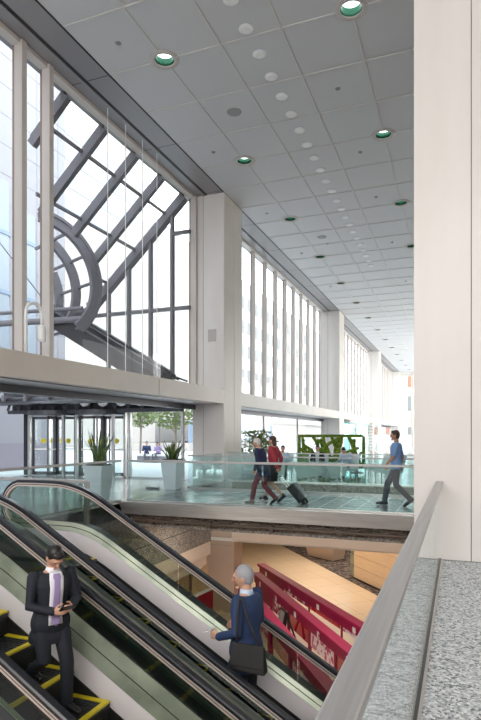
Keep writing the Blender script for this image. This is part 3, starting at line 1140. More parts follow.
balustrade('b', 'long glass balustrade along the near edge of the bridge', (VE + 0.06, 11.75, 0), (-0.58, 11.75, 0), 4)
balustrade('b', 'glass balustrade on the far side of the bridge behind the walking people', (VE + 0.06, 15.2, 0), (1.6, 15.2, 0), 6, railw=0.04, railh=0.035)
balustrade('b', 'glass balustrade at the far edge of the void before the white tables', (VE + 0.06, 18.1, 0), (1.6, 18.1, 0), 6, railw=0.04, railh=0.035)
balustrade('b', 'short glass balustrade behind the right plant pot running away from the bridge', (VE - 0.08, 15.3, 0), (VE - 0.08, 17.9, 0), 2, railw=0.04, railh=0.035)
balustrade('b', 'glass balustrade before the left plant pot along the void edge', (VE - 0.08, 6.9, 0), (VE - 0.08, 11.66, 0), 4)
balustrade('b', 'low glass balustrade with steel end post beside the escalator landing', (VE + 0.1, 6.86, 0), (-5.1, 6.86, 0), 2, h=0.95, railw=0.05, posts=True)
sg = MB().box(0, 0.26, 0, 0.012, 0, 0.075).build('red_sign', 'red_panel'); sg.location = (-7.05, 6.80, 0.80)
tag(sg, 'small red sign on the glass beside the escalator top', 'sign')

# ------------------------------------------------------------------ escalators
def rail_path():
    pts = []
    cx, cz, r = -5.78, 0.64, 0.34
    for a in range(-80, 81, 16):
        pts.append((cx - r * math.cos(R(a)), cz + r * math.sin(R(a))))
    pts.append((-5.6, 0.98))
    def bez(p0, p1, p2, n=9):
        return [((1 - t) ** 2 * p0[0] + 2 * t * (1 - t) * p1[0] + t * t * p2[0], (1 - t) ** 2 * p0[1] + 2 * t * (1 - t) * p1[1] + t * t * p2[1]) for t in [i / n for i in range(n + 1)]]
    f = lambda x: 0.22 - 0.577 * (x + 3.5)
    pts += bez((-5.25, 0.98), (-4.82, 0.98), (-4.45, f(-4.45)))
    pts += [(x / 2, f(x / 2)) for x in range(-8, 6)]
    pts += bez((2.75, f(2.75)), (3.155 + 0.3, -3.78), (4.2, -3.78))
    cx, cz = 4.6, -3.78 - 0.34
    for a in range(80, -81, -16):
        pts.append((cx + r * math.cos(R(a)), cz + r * math.sin(R(a))))
    return pts


RP = rail_path()


def sweep(mb, path, sec, closed=True):
    """sec: (y, n) pairs, n along the upward normal of the path in the x-z plane"""
    k = len(sec)
    vs = []
    for i, (x, z) in enumerate(path):
        a = path[max(i - 1, 0)]; b = path[min(i + 1, len(path) - 1)]
        tx, tz = b[0] - a[0], b[1] - a[1]
        l = math.hypot(tx, tz)
        nx, nz = -tz / l, tx / l
        for (y, n) in sec:
            vs.append((x + nx * n, y, z + nz * n))
    fs = []
    for i in range(len(path) - 1):
        for s in range(k):
            t = (s + 1) % k
            fs.append((i * k + s, i * k + t, (i + 1) * k + t, (i + 1) * k + s))
    fs.append(tuple(range(k - 1, -1, -1)))
    fs.append(tuple(range((len(path) - 1) * k, len(path) * k)))
    mb.add(vs, fs)
    return mb


LV = 0.88


def deck_line(drop):
    """line that follows the handrail at a vertical distance below it, level landings included"""
    f = lambda x: 0.22 - 0.577 * (x + 3.5)
    xs = [-6.0, -5.6, -5.3, -5.1, -4.9, -4.75, -4.6, -4.45, -4.3, -4.15, -4.0, -3.85] + [x / 2 for x in range(-7, 6)] + [2.9, 3.1, 3.4, 3.7, 4.2, 4.7]
    out = []
    for x in xs:
        z = min(LV, f(x))
        if -5.0 < x < -4.3:
            t = (x + 5.0) / 0.70
            z = LV - (LV - f(-4.3)) * t * t
        z = max(z, -3.78)
        out.append((x, z - drop))
    return out


def escalator(yc, yfar, ynear, label, phase, GB, OB, PB, drop):
    e = empty('escalator', (-5.0, yc, 0)); tag(e, label, 'escalator', None)
    off = Vector((5.0, -yc, 0))

    def fin(mb, name, mt, smooth=False, par=None):
        mb.v = [(p[0] + off.x, p[1] + off.y, p[2]) for p in mb.v]
        return mb.build(name, mt, par or e, smooth)
    for (yr, s) in ((yfar, -1), (ynear, 1)):     # s points to the step side
        fin(sweep(MB(), RP, [(yr - 0.042, -0.012), (yr - 0.042, 0.012), (yr - 0.03, 0.026), (yr + 0.03, 0.026), (yr + 0.042, 0.012), (yr + 0.042, -0.012)]), 'handrail', 'rubber')
        fin(sweep(MB(), RP, [(yr - 0.032, -0.062), (yr - 0.040, -0.014), (yr + 0.040, -0.014), (yr + 0.032, -0.062)]), 'rail_profile', 'champagne')
        fin(sweep(MB(), RP, [(yr - 0.036, -0.04), (yr - 0.044, -0.03), (yr + 0.044, -0.03), (yr + 0.036, -0.04)]), 'rail_groove', 'rubber')
        # glass, split in panels by joints
        top = RP[5:-5]
        d0 = deck_line(GB + 0.02)
        def zat(path, x):
            for a, b in zip(path[:-1], path[1:]):
                if a[0] <= x <= b[0] and b[0] > a[0]:
                    return a[1] + (b[1] - a[1]) * (x - a[0]) / (b[0] - a[0])
            return path[0][1] if x < path[0][0] else path[-1][1]
        cuts = [-6.05, -4.75, -3.3, -1.75, -0.2, 1.35, 2.9, 4.8]
        for c0, c1 in zip(cuts[:-1], cuts[1:]):
            xs = [c0 + (c1 - c0) * i / 10 for i in range(11)]
            xs[0] += 0.006; xs[-1] -= 0.006
            vs, fs = [], []
            for x in xs:
                zt = zat(RP[10:-11], x) - 0.05
                if x < -5.75:
                    zt = 0.64 + math.sqrt(max(0.002, 0.30 ** 2 - (x + 5.78) ** 2)) if x < -5.78 else zt
                zb = zat(d0, x)
                vs += [(x, yr - 0.006, zb), (x, yr - 0.006, zt), (x, yr + 0.006, zt), (x, yr + 0.006, zb)]
            for i in range(10):
                for k in range(4):
                    fs.append((i * 4 + k, i * 4 + (k + 1) % 4, i * 4 + 4 + (k + 1) % 4, i * 4 + 4 + k))
            fs += [(3, 2, 1, 0), (40, 41, 42, 43)]
            mb = MB(); mb.add(vs, fs)
            fin(mb, 'glass_panel', 'glass_escalator')
        D = deck_line(0.0)
        # inner deck and skirt, pale steel
        fin(sweep_v(D, [(yr + s * 0.008, -GB), (yr + s * 0.02, -GB), (yr + s * 0.075, -OB + 0.004), (yr + s * 0.008, -OB + 0.004)]), 'inner_deck', 'olive_deck')
        fin(sweep_v(D, [(yr + s * 0.02, -(GB + OB) / 2 + 0.008), (yr + s * 0.052, -(GB + OB) / 2 + 0.008), (yr + s * 0.052, -(GB + OB) / 2), (yr + s * 0.02, -(GB + OB) / 2)]), 'deck_seam', 'black')
        fin(sweep_v(D, [(yr + s * 0.008, -OB), (yr + s * 0.075, -OB), (yr + s * 0.125, -PB), (yr + s * 0.008, -PB)]), 'skirt', 'steel_pale')
        fin(sweep_v(D, [(yr + s * 0.10, -PB + 0.01), (yr + s * 0.135, -PB + 0.01), (yr + s * 0.145, -PB - 0.25), (yr + s * 0.10, -PB - 0.25)]), 'skirt_brush', 'black')
        # outer deck
        fin(sweep_v(D, [(yr - s * 0.006, -GB - 0.03), (yr - s * 0.20, -GB - 0.03), (yr - s * 0.20, -GB - 0.10), (yr - s * 0.006, -GB - 0.10)]), 'outer_deck', 'dark_metal')
        fin(sweep_v(D[1:], [(yr - s * 0.15, -GB - 0.1), (yr - s * 0.19, -GB - 0.1), (yr - s * 0.19, -1.55), (yr - s * 0.15, -1.55)]), 'outer_cladding', 'dark_metal')
    # truss
    fin(sweep_v(deck_line(0.0)[4:], [(ynear - 0.12, -1.3), (yfar + 0.12, -1.3), (yfar + 0.12, -1.6), (ynear - 0.12, -1.6)]), 'truss', 'dark_metal')
    # landing plate
    w = yfar - ynear - 0.28
    fin(MB().box(-5.9, -4.82, yc - w / 2, yc + w / 2, 0.002, 0.02), 'landing_plate', 'steel')
    cp = fin(MB().box(-4.82, -4.42 + phase * 0.2, yc - w / 2, yc + w / 2, -0.02, 0.018), 'comb_plate', 'dark_metal')
    fin(MB().box(-4.80, -4.72, yc - w / 2, yc + w / 2, 0.018, 0.024).box(-4.72, -4.44, yc + w / 2 - 0.10, yc + w / 2, 0.018, 0.024).box(-4.72, -4.44, yc - w / 2, yc - w / 2 + 0.10, 0.018, 0.024), 'comb_marking', 'yellow', False, cp)
    # steps
    first = None
    for j in range(0, 20):
        xn = -4.4 - phase + 0.4 * j
        z = min(0.0, -0.577 * (xn + 4.4) - drop)
        if first is None:
            m = MB()
            m.box(-0.40, 0, -w / 2, w / 2, -0.03, 0)
            for k in range(24):
                y0 = -w / 2 + 0.05 + k * (w - 0.1) / 24
                m.box(-0.36, -0.06, y0, y0 + (w - 0.1) / 48, 0, 0.008)
            m.prism_y([(-0.01, -0.03), (0, -0.03), (-0.03, -0.235), (-0.05, -0.235)], -w / 2, w / 2)
            first = m.build('step', 'step_black', e)
            sw = 0.05 if phase else 0.012
            MB().box(-sw, 0.002, -w / 2, w / 2, -0.008, 0.011).box(-0.40, -sw, w / 2 - sw, w / 2, 0, 0.011).box(-0.40, -sw, -w / 2, -w / 2 + sw, 0, 0.011).build('safety_edge', 'yellow', first)
            st = first
        else:
            st = copy_tree(first, e)
        st.location = (xn + 5.0, 0, z - 0.004)
    return e


def sweep_v(path, sec):
    """section offsets (y, dz) added vertically to each path point"""
    mb = MB()
    k = len(sec)
    vs = [(x, y, z + dz) for (x, z) in path for (y, dz) in sec]
    fs = []
    for i in range(len(path) - 1):
        for s in range(k):
            t = (s + 1) % k
            fs.append((i * k + s, i * k + t, (i + 1) * k + t, (i + 1) * k + s))
    fs.append(tuple(range(k - 1, -1, -1)))
    fs.append(tuple(range((len(path) - 1) * k, len(path) * k)))
    mb.add(vs, fs)
    return mb


YA, YB, YC_, YD = 6.30, 4.94, 4.52, 3.20
escalator((YA + YB) / 2, YA, YB, 'far escalator carrying the man with the shoulder bag', 0.0, 0.43, 0.54, 0.76, 0.22)
escalator((YC_ + YD) / 2, YC_, YD, 'near escalator with yellow edged steps carrying the man in tie', 0.2, 0.31, 0.60, 0.82, 0.0)
m = MB()
D = deck_line(0.0)
o = sweep_v(D, [(YC_ + 0.03, -0.17), (YB - 0.03, -0.15), (YB - 0.03, -0.20), (YC_ + 0.03, -0.22)])
o = o.build('trim_escalator_gap_cover', 'gap_metal'); struct(o)

# ------------------------------------------------------------------ plants in pots
def leaf_blade(mb, base, ang, lean, h, w, curl=0.2):
    n = 7
    vs = []
    dx, dy = math.cos(ang), math.sin(ang)
    for i in range(n + 1):
        t = i / n
        off = lean * (t + curl * t * t)
        ww = w * (0.55 + 0.9 * t) * (1 - t) ** 0.6 + 0.004 if t < 1 else 0.003
        c = Vector((base[0] + dx * off, base[1] + dy * off, base[2] + h * t * (1 - 0.15 * lean * t)))
        s = Vector((-dy, dx, 0))
        up = Vector((dx, dy, 0)) * 0.25 * ww
        vs += [c - s * ww / 2, c + up * 0.6 - Vector((0, 0, 0)), c + s * ww / 2, c - up * 0.2]
    fs = []
    for i in range(n):
        for k in range(4):
            fs.append((i * 4 + k, i * 4 + (k + 1) % 4, i * 4 + 4 + (k + 1) % 4, i * 4 + 4 + k))
    fs += [(3, 2, 1, 0), (n * 4, n * 4 + 1, n * 4 + 2, n * 4 + 3)]
    mb.add(vs, fs)


def planter(x, y, h, label, leaves, seed, ht):
    rnd = random.Random(seed)
    p = empty('potted_plant', (x, y, 0)); tag(p, label, 'plant')
    b, t = 0.19, 0.275
    m = MB()
    q = lambda r, z: [(-r, -r, z), (r, -r, z), (r, r, z), (-r, r, z)]
    m.hexa(q(b, 0.0), q(t, h))
    m.build('pot', 'pot', p, bevel=0.015)
    m = MB().hexa(q(t + 0.012, h - 0.05), q(t + 0.016, h + 0.005)); m.build('pot_rim', 'pot', p)
    MB().hexa(q(t - 0.04, h + 0.002), q(t - 0.05, h + 0.03)).build('soil', 'soil', p)
    for k in range(leaves):
        a = rnd.uniform(0, 6.28)
        r = rnd.uniform(0, 0.17)
        mb = MB()
        leaf_blade(mb, (r * math.cos(a), r * math.sin(a), h + 0.02), a + rnd.uniform(-.6, .6), rnd.uniform(0.02, 0.34), ht * rnd.uniform(0.55, 1.0), rnd.uniform(0.07, 0.11), 0.5)
        mb.build('leaf', 'leaf', p, smooth=True)


planter(-8.45, 11.85, 0.86, 'tapered pale pot with tall upright sword leaves at left of the bridge', 20, 4, 0.95)
planter(-7.99, 14.9, 0.88, 'tapered pale pot with shorter spreading sword leaves near the first pillar', 26, 9, 0.66)
ft = MB().box(-0.2, 0.2, -0.06, 0.06, 0, 0.05).build('floor_box', 'black'); ft.location = (-8.62, 14.8, 0)
tag(ft, 'small black floor box beside the foot of the right plant pot', 'floor box')

# leafy bed by the glass of bay two
p = empty('planter_bed', (-8.2, 23.2, 0)); tag(p, 'low planter with bright leafy shrubs by the windows behind the walking pair', 'plant')
MB().box(-0.45, 0.45, -1.4, 1.6, 0, 0.55).build('box', 'pot', p)
rnd = random.Random(12)
m = MB()
for k in range(520):
    c = Vector((rnd.uniform(-.4, .4), rnd.uniform(-1.4, 1.6), 0.55 + rnd.random() ** 1.3 * 1.25))
    d = Vector((rnd.uniform(-1, 1), rnd.uniform(-1, 1), rnd.uniform(-.3, .9))).normalized()
    s = d.cross(Vector((rnd.uniform(-1, 1), rnd.uniform(-1, 1), 1))).normalized()
    q = rnd.uniform(0.08, 0.16)
    m.add([c - d * q, c + s * q * .45, c + d * q, c - s * q * .45], [(0, 1, 2, 3)])
for k in range(14):
    x, y = rnd.uniform(-.3, .3), rnd.uniform(-1.3, 1.5)
    m.tube([(x, y, 0.5), (x + rnd.uniform(-.1, .1), y + rnd.uniform(-.1, .1), 1.5)], 0.012, 5)
m.build('foliage', 'tree_leaf', p)

# moss screen
ms = empty('moss_screen', (-6.38, 23.25, 0), math.atan2(1.0, 2.55)); tag(ms, 'green moss covered divider screen with open branching inside a square frame', 'divider')
W, H0, H1 = 2.74, 0.30, 1.57
m = MB()
m.tube([(0, 0, H0), (0, 0, H1), (W, 0, H1), (W, 0, H0)], 0.085, 8)
m.box(-0.08, W + 0.08, -0.08, 0.08, H0 - 0.12, H0 + 0.04)
m.build('frame', 'moss', ms)
MB().box(0.1, 0.5, -0.3, 0.3, 0, 0.03).box(W - 0.5, W - 0.1, -0.3, 0.3, 0, 0.03).box(0.25, 0.35, -0.06, 0.06, 0, 0.2).box(W - 0.35, W - 0.25, -0.06, 0.06, 0, 0.2).build('foot', 'dark_metal', ms)
rnd = random.Random(21)
for k in range(26):
    x = rnd.uniform(0.05, W - 0.1)
    pts = [Vector((x, rnd.uniform(-.03, .03), H0))]
    ang = rnd.uniform(0.35, 2.7)
    while 0 < pts[-1].x < W and pts[-1].z < H1 and len(pts) < 9:
        ang += rnd.uniform(-0.25, 0.25)
        st = 0.22
        q = pts[-1] + Vector((math.cos(ang) * st, rnd.uniform(-.02, .02), math.sin(ang) * st))
        if not (0 < q.x < W and q.z < H1):
            break
        pts.append(q)
    if len(pts) > 2:
        rr = [rnd.uniform(0.075, 0.13) * (1 - 0.4 * i / len(pts)) for i in range(len(pts))]
        MB().capsule(pts, rr, 8).build('moss_branch', 'moss', ms, smooth=True)
for (x0, x1) in ((0.35, 0.75), (0.75, 1.1), (1.25, 1.6)):
    MB().bar((x0, 0.02, H0), (x1, 0.02, H1 - 0.05), 0.05, 0.03).build('strut', 'white', ms)

# ------------------------------------------------------------------ lounge furniture beyond the void
def table(x, y, label, w=1.0, d=0.7, h=0.62, rz=0.2):
    t = empty('lounge_table', (x, y, 0), rz); tag(t, label, 'table')
    MB().box(-w / 2, w / 2, -d / 2, d / 2, h - 0.05, h).build('tabletop', 'offwhite', t, bevel=0.01)
    MB().hexa([(-w / 2 + .2, -d / 2 + .16, .10), (w / 2 - .05, -d / 2 + .16, .22), (w / 2 - .05, -d / 2 + .2, .22), (-w / 2 + .2, -d / 2 + .2, .10)], [(-w / 2 + .01, -d / 2 + .02, h - .05), (w / 2 - .01, -d / 2 + .02, h - .05), (w / 2 - .01, -d / 2 + .06, h - .05), (-w / 2 + .01, -d / 2 + .06, h - .05)]).build('front_panel', 'offwhite', t)
    MB().box(-0.04, 0.04, -0.04, 0.04, 0.02, h - 0.05).build('pedestal', 'steel', t)
    MB().lathe([(0.25, 0), (0.24, 0.02), (0.05, 0.03)], 18).build('base', 'steel', t)


def lounge_seat(x, y, rz, label, w=0.72):
    s = empty('lounge_chair', (x, y, 0), rz); tag(s, label, 'chair')
    MB().prism_y([(-0.35, 0.30), (0.38, 0.34), (0.38, 0.44), (-0.35, 0.42)], -w / 2, w / 2).build('seat', 'white', s, bevel=0.02)
    MB().prism_y([(-0.35, 0.34), (-0.28, 0.42), (-0.45, 0.92), (-0.52, 0.90)], -w / 2, w / 2).build('backrest', 'white', s, bevel=0.02)
    for (x_, y_) in ((-0.3, -w / 2 + 0.06), (-0.3, w / 2 - 0.06), (0.3, -w / 2 + 0.06), (0.3, w / 2 - 0.06)):
        MB().tube([(x_, y_, 0), (x_, y_, 0.33)], 0.018, 8).build('leg', 'steel', s)


table(-6.05, 18.75, 'white table in front of the first seated person from the left', 0.85, 0.5, 0.66, 0.15)
table(-4.9, 19.0, 'white table in front of the seated man in dark suit', 1.05, 0.5, 0.66, 0.15)
table(-3.95, 19.25, 'white table in front of the person leaning forward', 0.75, 0.5, 0.66, 0.1)
lounge_seat(-5.98, 19.62, R(-75), 'white lounge chair under the first seated person from the left')
lounge_seat(-4.80, 20.02, R(-80), 'white lounge chair under the seated man in dark suit')
lounge_seat(-3.85, 20.35, R(-100), 'white lounge chair under the person leaning forward')
lounge_seat(-2.95, 21.4, R(200), 'empty white lounge chair left of the walking man in blue')
lounge_seat(-2.3, 19.9, R(150), 'empty white lounge chair directly behind the walking man in blue')
lounge_seat(-7.0, 19.6, R(-20), 'empty white lounge chair behind the older walking man')

# glass enclosures in bay three
for k, (ya, yb, lab) in enumerate(((42.3, 52.0, 'nearer tall teal glass enclosure below the distant beam'), (54.2, 59.2, 'farther tall teal glass enclosure below the distant beam'))):
    g = empty('glass_enclosure', (-7.7, ya, 0)); tag(g, lab, 'glass enclosure')
    L = yb - ya
    nP = 4 if k == 0 else 2
    for i in range(nP):
        MB().box(-0.01, 0.01, L * i / nP + 0.02, L * (i + 1) / nP - 0.02, 0.05, 2.55).build('glass_panel', 'glass_box', g)
        MB().box(-0.03, 0.03, L * i / nP - 0.03, L * i / nP + 0.03, 0, 2.6).build('post', 'steel', g)
    MB().box(-0.9, 0.0, -0.01, 0.01, 0.05, 2.55).build('end_panel', 'glass_box', g)
    MB().box(-0.95, 0.05, -0.05, L + 0.05, 2.55, 2.66).build('roof', 'offwhite', g)
    MB().box(-0.04, 0.04, -0.04, L + 0.04, 0, 0.05).build('base', 'steel', g)
ss = empty('slatted_column', (-7.75, 53.1, 0)); tag(ss, 'slim white slatted post between the two teal glass enclosures', 'post')
MB().box(-0.25, 0.25, -0.35, 0.35, 0, 2.7).build('core', 'beige_band', ss)
for k in range(9):
    MB().box(-0.27, 0.27, -0.40, 0.37, 0.15 + k * 0.28, 0.30 + k * 0.28).build('slat', 'white', ss)

# ------------------------------------------------------------------ concourse: magenta barriers and displays
ZL = -4.6


def barrier(a, b, label, h=1.2, npan=5, seed=1, thick=0.16, low=0.42, pw=0.09):
    rnd = random.Random(seed)
    a = Vector((a[0], a[1], ZL)); b = Vector((b[0], b[1], ZL))
    d = b - a; L = d.length; u = d.normalized()
    w = empty('magenta_barrier', tuple(a), math.atan2(d.y, d.x)); tag(w, label, 'barrier')
    MB().box(0, L, -thick / 2 - 0.07, thick / 2 + 0.07, h - 0.10, h).build('cap', 'magenta', w, bevel=0.01)
    MB().box(0.05, L, -thick / 2, thick / 2, h - 0.34, h - 0.10).build('upper_band', 'magenta', w)
    for i in range(npan + 1):
        x = 0.1 + (L - 0.2) * i / npan
        MB().box(x - pw, x + pw, -pw * 0.7, pw * 0.7, 0, h - 0.34).build('post', 'magenta', w)
    for i in range(npan):
        x0 = 0.1 + (L - 0.2) * i / npan + 0.1; x1 = 0.1 + (L - 0.2) * (i + 1) / npan - 0.1
        MB().box(x0, x1, -0.012, 0.012, low, h - 0.34).build('panel', ['magenta_glass', 'poster', 'magenta_glass', 'poster_pale'][i % 4] if i else 'magenta', w)
    # square display cards fixed on the bands
    for i in range(npan):
        x = 0.7 + i * L / npan
        for s in (-1, 1):
            MB().box(x, x + 0.15, s * (thick / 2 + 0.004), s * (thick / 2 + 0.014), h - 0.31, h - 0.15).build('display_card', 'poster_pale' if i % 2 else 'offwhite', w)
    return w


barrier((-7.25, 20.75), (-1.7, 14.2), 'farthest of the three long magenta barriers on the lower floor', seed=1, low=0.70, pw=0.03, npan=4)
barrier((-6.95, 19.35), (-1.8, 12.4), 'middle of the three long magenta barriers on the lower floor', seed=2, low=0.40, pw=0.05)
barrier((-7.15, 18.25), (-1.6, 9.9), 'nearest long magenta barrier, starting beside the clad column', seed=3)
# red board by the column
rb = empty('red_board', (-7.85, 15.3, ZL), math.atan2(1.63, 0.25)); tag(rb, 'dark red board with white top edge behind the far escalator', 'board')
MB().box(0, 1.6, -0.05, 0.05, 0.0, 1.14).build('panel', 'red_panel', rb)
MB().box(-0.01, 1.61, -0.055, 0.055, 1.14, 1.20).build('top_edge', 'white', rb)


def easel(x, y, rz, label, board, h=1.25, w=0.7):
    e = empty('display_easel', (x, y, ZL), rz); tag(e, label, 'display stand')
    m = MB().bar((0, -w / 2, 0), (-0.18, -w / 2 + 0.08, h), 0.05, 0.05).bar((0, w / 2, 0), (-0.18, w / 2 - 0.08, h), 0.05, 0.05)
    m.build('front_leg', 'black', e)
    MB().bar((-0.55, 0, 0), (-0.18, 0, h), 0.05, 0.05).build('rear_leg', 'black', e)
    MB().hexa([(0.03, -w / 2, 0.35), (0.03, w / 2, 0.35), (0.0, w / 2, 0.35), (0.0, -w / 2, 0.35)], [(-0.11, -w / 2, h + 0.05), (-0.11, w / 2, h + 0.05), (-0.15, w / 2, h + 0.05), (-0.15, -w / 2, h + 0.05)]).build('board', 'black', e)
    MB().hexa([(0.038, -w / 2 + 0.06, 0.42), (0.038, w / 2 - 0.06, 0.42), (0.028, w / 2 - 0.06, 0.42), (0.028, -w / 2 + 0.06, 0.42)], [(-0.098, -w / 2 + 0.06, h), (-0.098, w / 2 - 0.06, h), (-0.108, w / 2 - 0.06, h), (-0.108, -w / 2 + 0.06, h)]).build('poster', board, e)


easel(-4.98, 15.92, R(-146), 'black framed pale display board between the magenta barriers', 'pale_facade', 1.0, 0.5)
easel(-5.4, 12.7, R(-60), 'dark display stand with pale sheet in front of the nearest magenta barrier', 'pale_facade', 1.25, 0.75)
k = empty('display_plinth', (-3.55, 9.2, ZL), R(35)); tag(k, 'low plinth with red and white screen at the near end of the lower floor', 'display stand')
MB().box(-0.35, 0.35, -0.3, 0.3, 0, 0.9).build('base', 'black', k)
MB().hexa([(-0.35, -0.3, 0.9), (0.35, -0.3, 0.9), (0.35, 0.3, 0.9), (-0.35, 0.3, 0.9)], [(-0.35, -0.3, 0.93), (0.35, -0.3, 0.93), (0.35, 0.3, 1.2), (-0.35, 0.3, 1.2)]).build('head', 'black', k)
MB().hexa([(-0.28, -0.24, 0.965), (0.28, -0.24, 0.965), (0.28, 0.24, 1.18), (-0.28, 0.24, 1.18)], [(-0.28, -0.24, 0.975), (0.28, -0.24, 0.975), (0.28, 0.24, 1.19), (-0.28, 0.24, 1.19)]).build('screen', 'red_panel', k)
MB().hexa([(-0.18, -0.14, 1.02), (0.18, -0.14, 1.02), (0.18, 0.10, 1.13), (-0.18, 0.10, 1.13)], [(-0.18, -0.14, 1.03), (0.18, -0.14, 1.03), (0.18, 0.10, 1.14), (-0.18, 0.10, 1.14)]).build('screen_page', 'white', k)
o = MB().prism_z([(-5.9, 15.2), (-3.9, 12.4), (-5.0, 11.4), (-7.2, 14.0)], ZL, ZL + 0.015).build('floor_concourse_runner', 'carpet'); struct(o)
# counters at the back of the concourse
def counter(x, y, rz, label):
    c = empty('wooden_counter', (x, y, ZL), rz); tag(c, label, 'counter')
    MB().hexa([(-0.85, -0.4, 0.06), (0.85, -0.4, 0.06), (0.85, 0.4, 0.06), (-0.85, 0.4, 0.06)], [(-1.0, -0.5, 1.0), (1.0, -0.5, 1.0), (1.0, 0.5, 1.0), (-1.0, 0.5, 1.0)]).build('body', 'column_clad', c)
    MB().box(-1.05, 1.05, -0.55, 0.55, 1.0, 1.06).build('worktop', 'wood', c)
    MB().box(-0.8, 0.8, -0.35, 0.35, 0, 0.06).build('plinth', 'black', c)


counter(-6.3, 27.9, R(-30), 'brown counter on the dark carpet left of the panelled block')
counter(-8.3, 31.6, R(-30), 'farther brown counter on the dark carpet under the white beam')

# ------------------------------------------------------------------ people
def remesh(mb, name, mats, parent, voxel, smooth_it=4, fac=0.5):
    t = mb.build(name + '_tmp', mats)
    r_ = t.modifiers.new('r', 'REMESH')
    r_.mode = 'VOXEL'
    r_.voxel_size = voxel
    s_ = t.modifiers.new('s', 'SMOOTH')
    s_.iterations = smooth_it
    s_.factor = fac
    dg = bpy.context.evaluated_depsgraph_get()
    me = bpy.data.meshes.new_from_object(t.evaluated_get(dg))
    me.name = name
    old = t.data
    bpy.data.objects.remove(t)
    bpy.data.meshes.remove(old)
    me.materials.clear()
    for m in ([mats] if isinstance(mats, str) else mats):
        me.materials.append(MATS[m])
    for p in me.polygons:
        p.use_smooth = True
        p.material_index = 0
    o = bpy.data.objects.new(name, me)
    COL.objects.link(o)
    o.parent = parent
    return o


TORSO = [(-.20, .095, .15), (-.10, .112, .166), (0, .118, .168), (.22, .102, .145), (.48, .115, .158), (.72, .122, .176), (.88, .10, .168), (.96, .072, .105), (1.03, .056, .06)]
STAND = dict(pel=(0, 0, .95), neck=(-.005, 0, 1.49), head=(.025, 0, 1.64), hyaw=0, hpitch=0,
             shL=(-.01, .185, 1.43), elL=(-.03, .235, 1.14), wrL=(.06, .235, .90), shR=(-.01, -.185, 1.43), elR=(-.03, -.235, 1.14), wrR=(.06, -.235, .90),
             hiL=(0, .09, .91), knL=(.02, .10, .50), anL=(-.02, .10, .09), hiR=(0, -.09, .91), knR=(.02, -.10, .50), anR=(-.02, -.10, .09),
             hdL=(.05, 0, -1), hdR=(.05, 0, -1), curl=35, toeL=0, toeR=0, yawL=0, yawR=0)


def lerp(a, b, t):
    return a + (b - a) * t


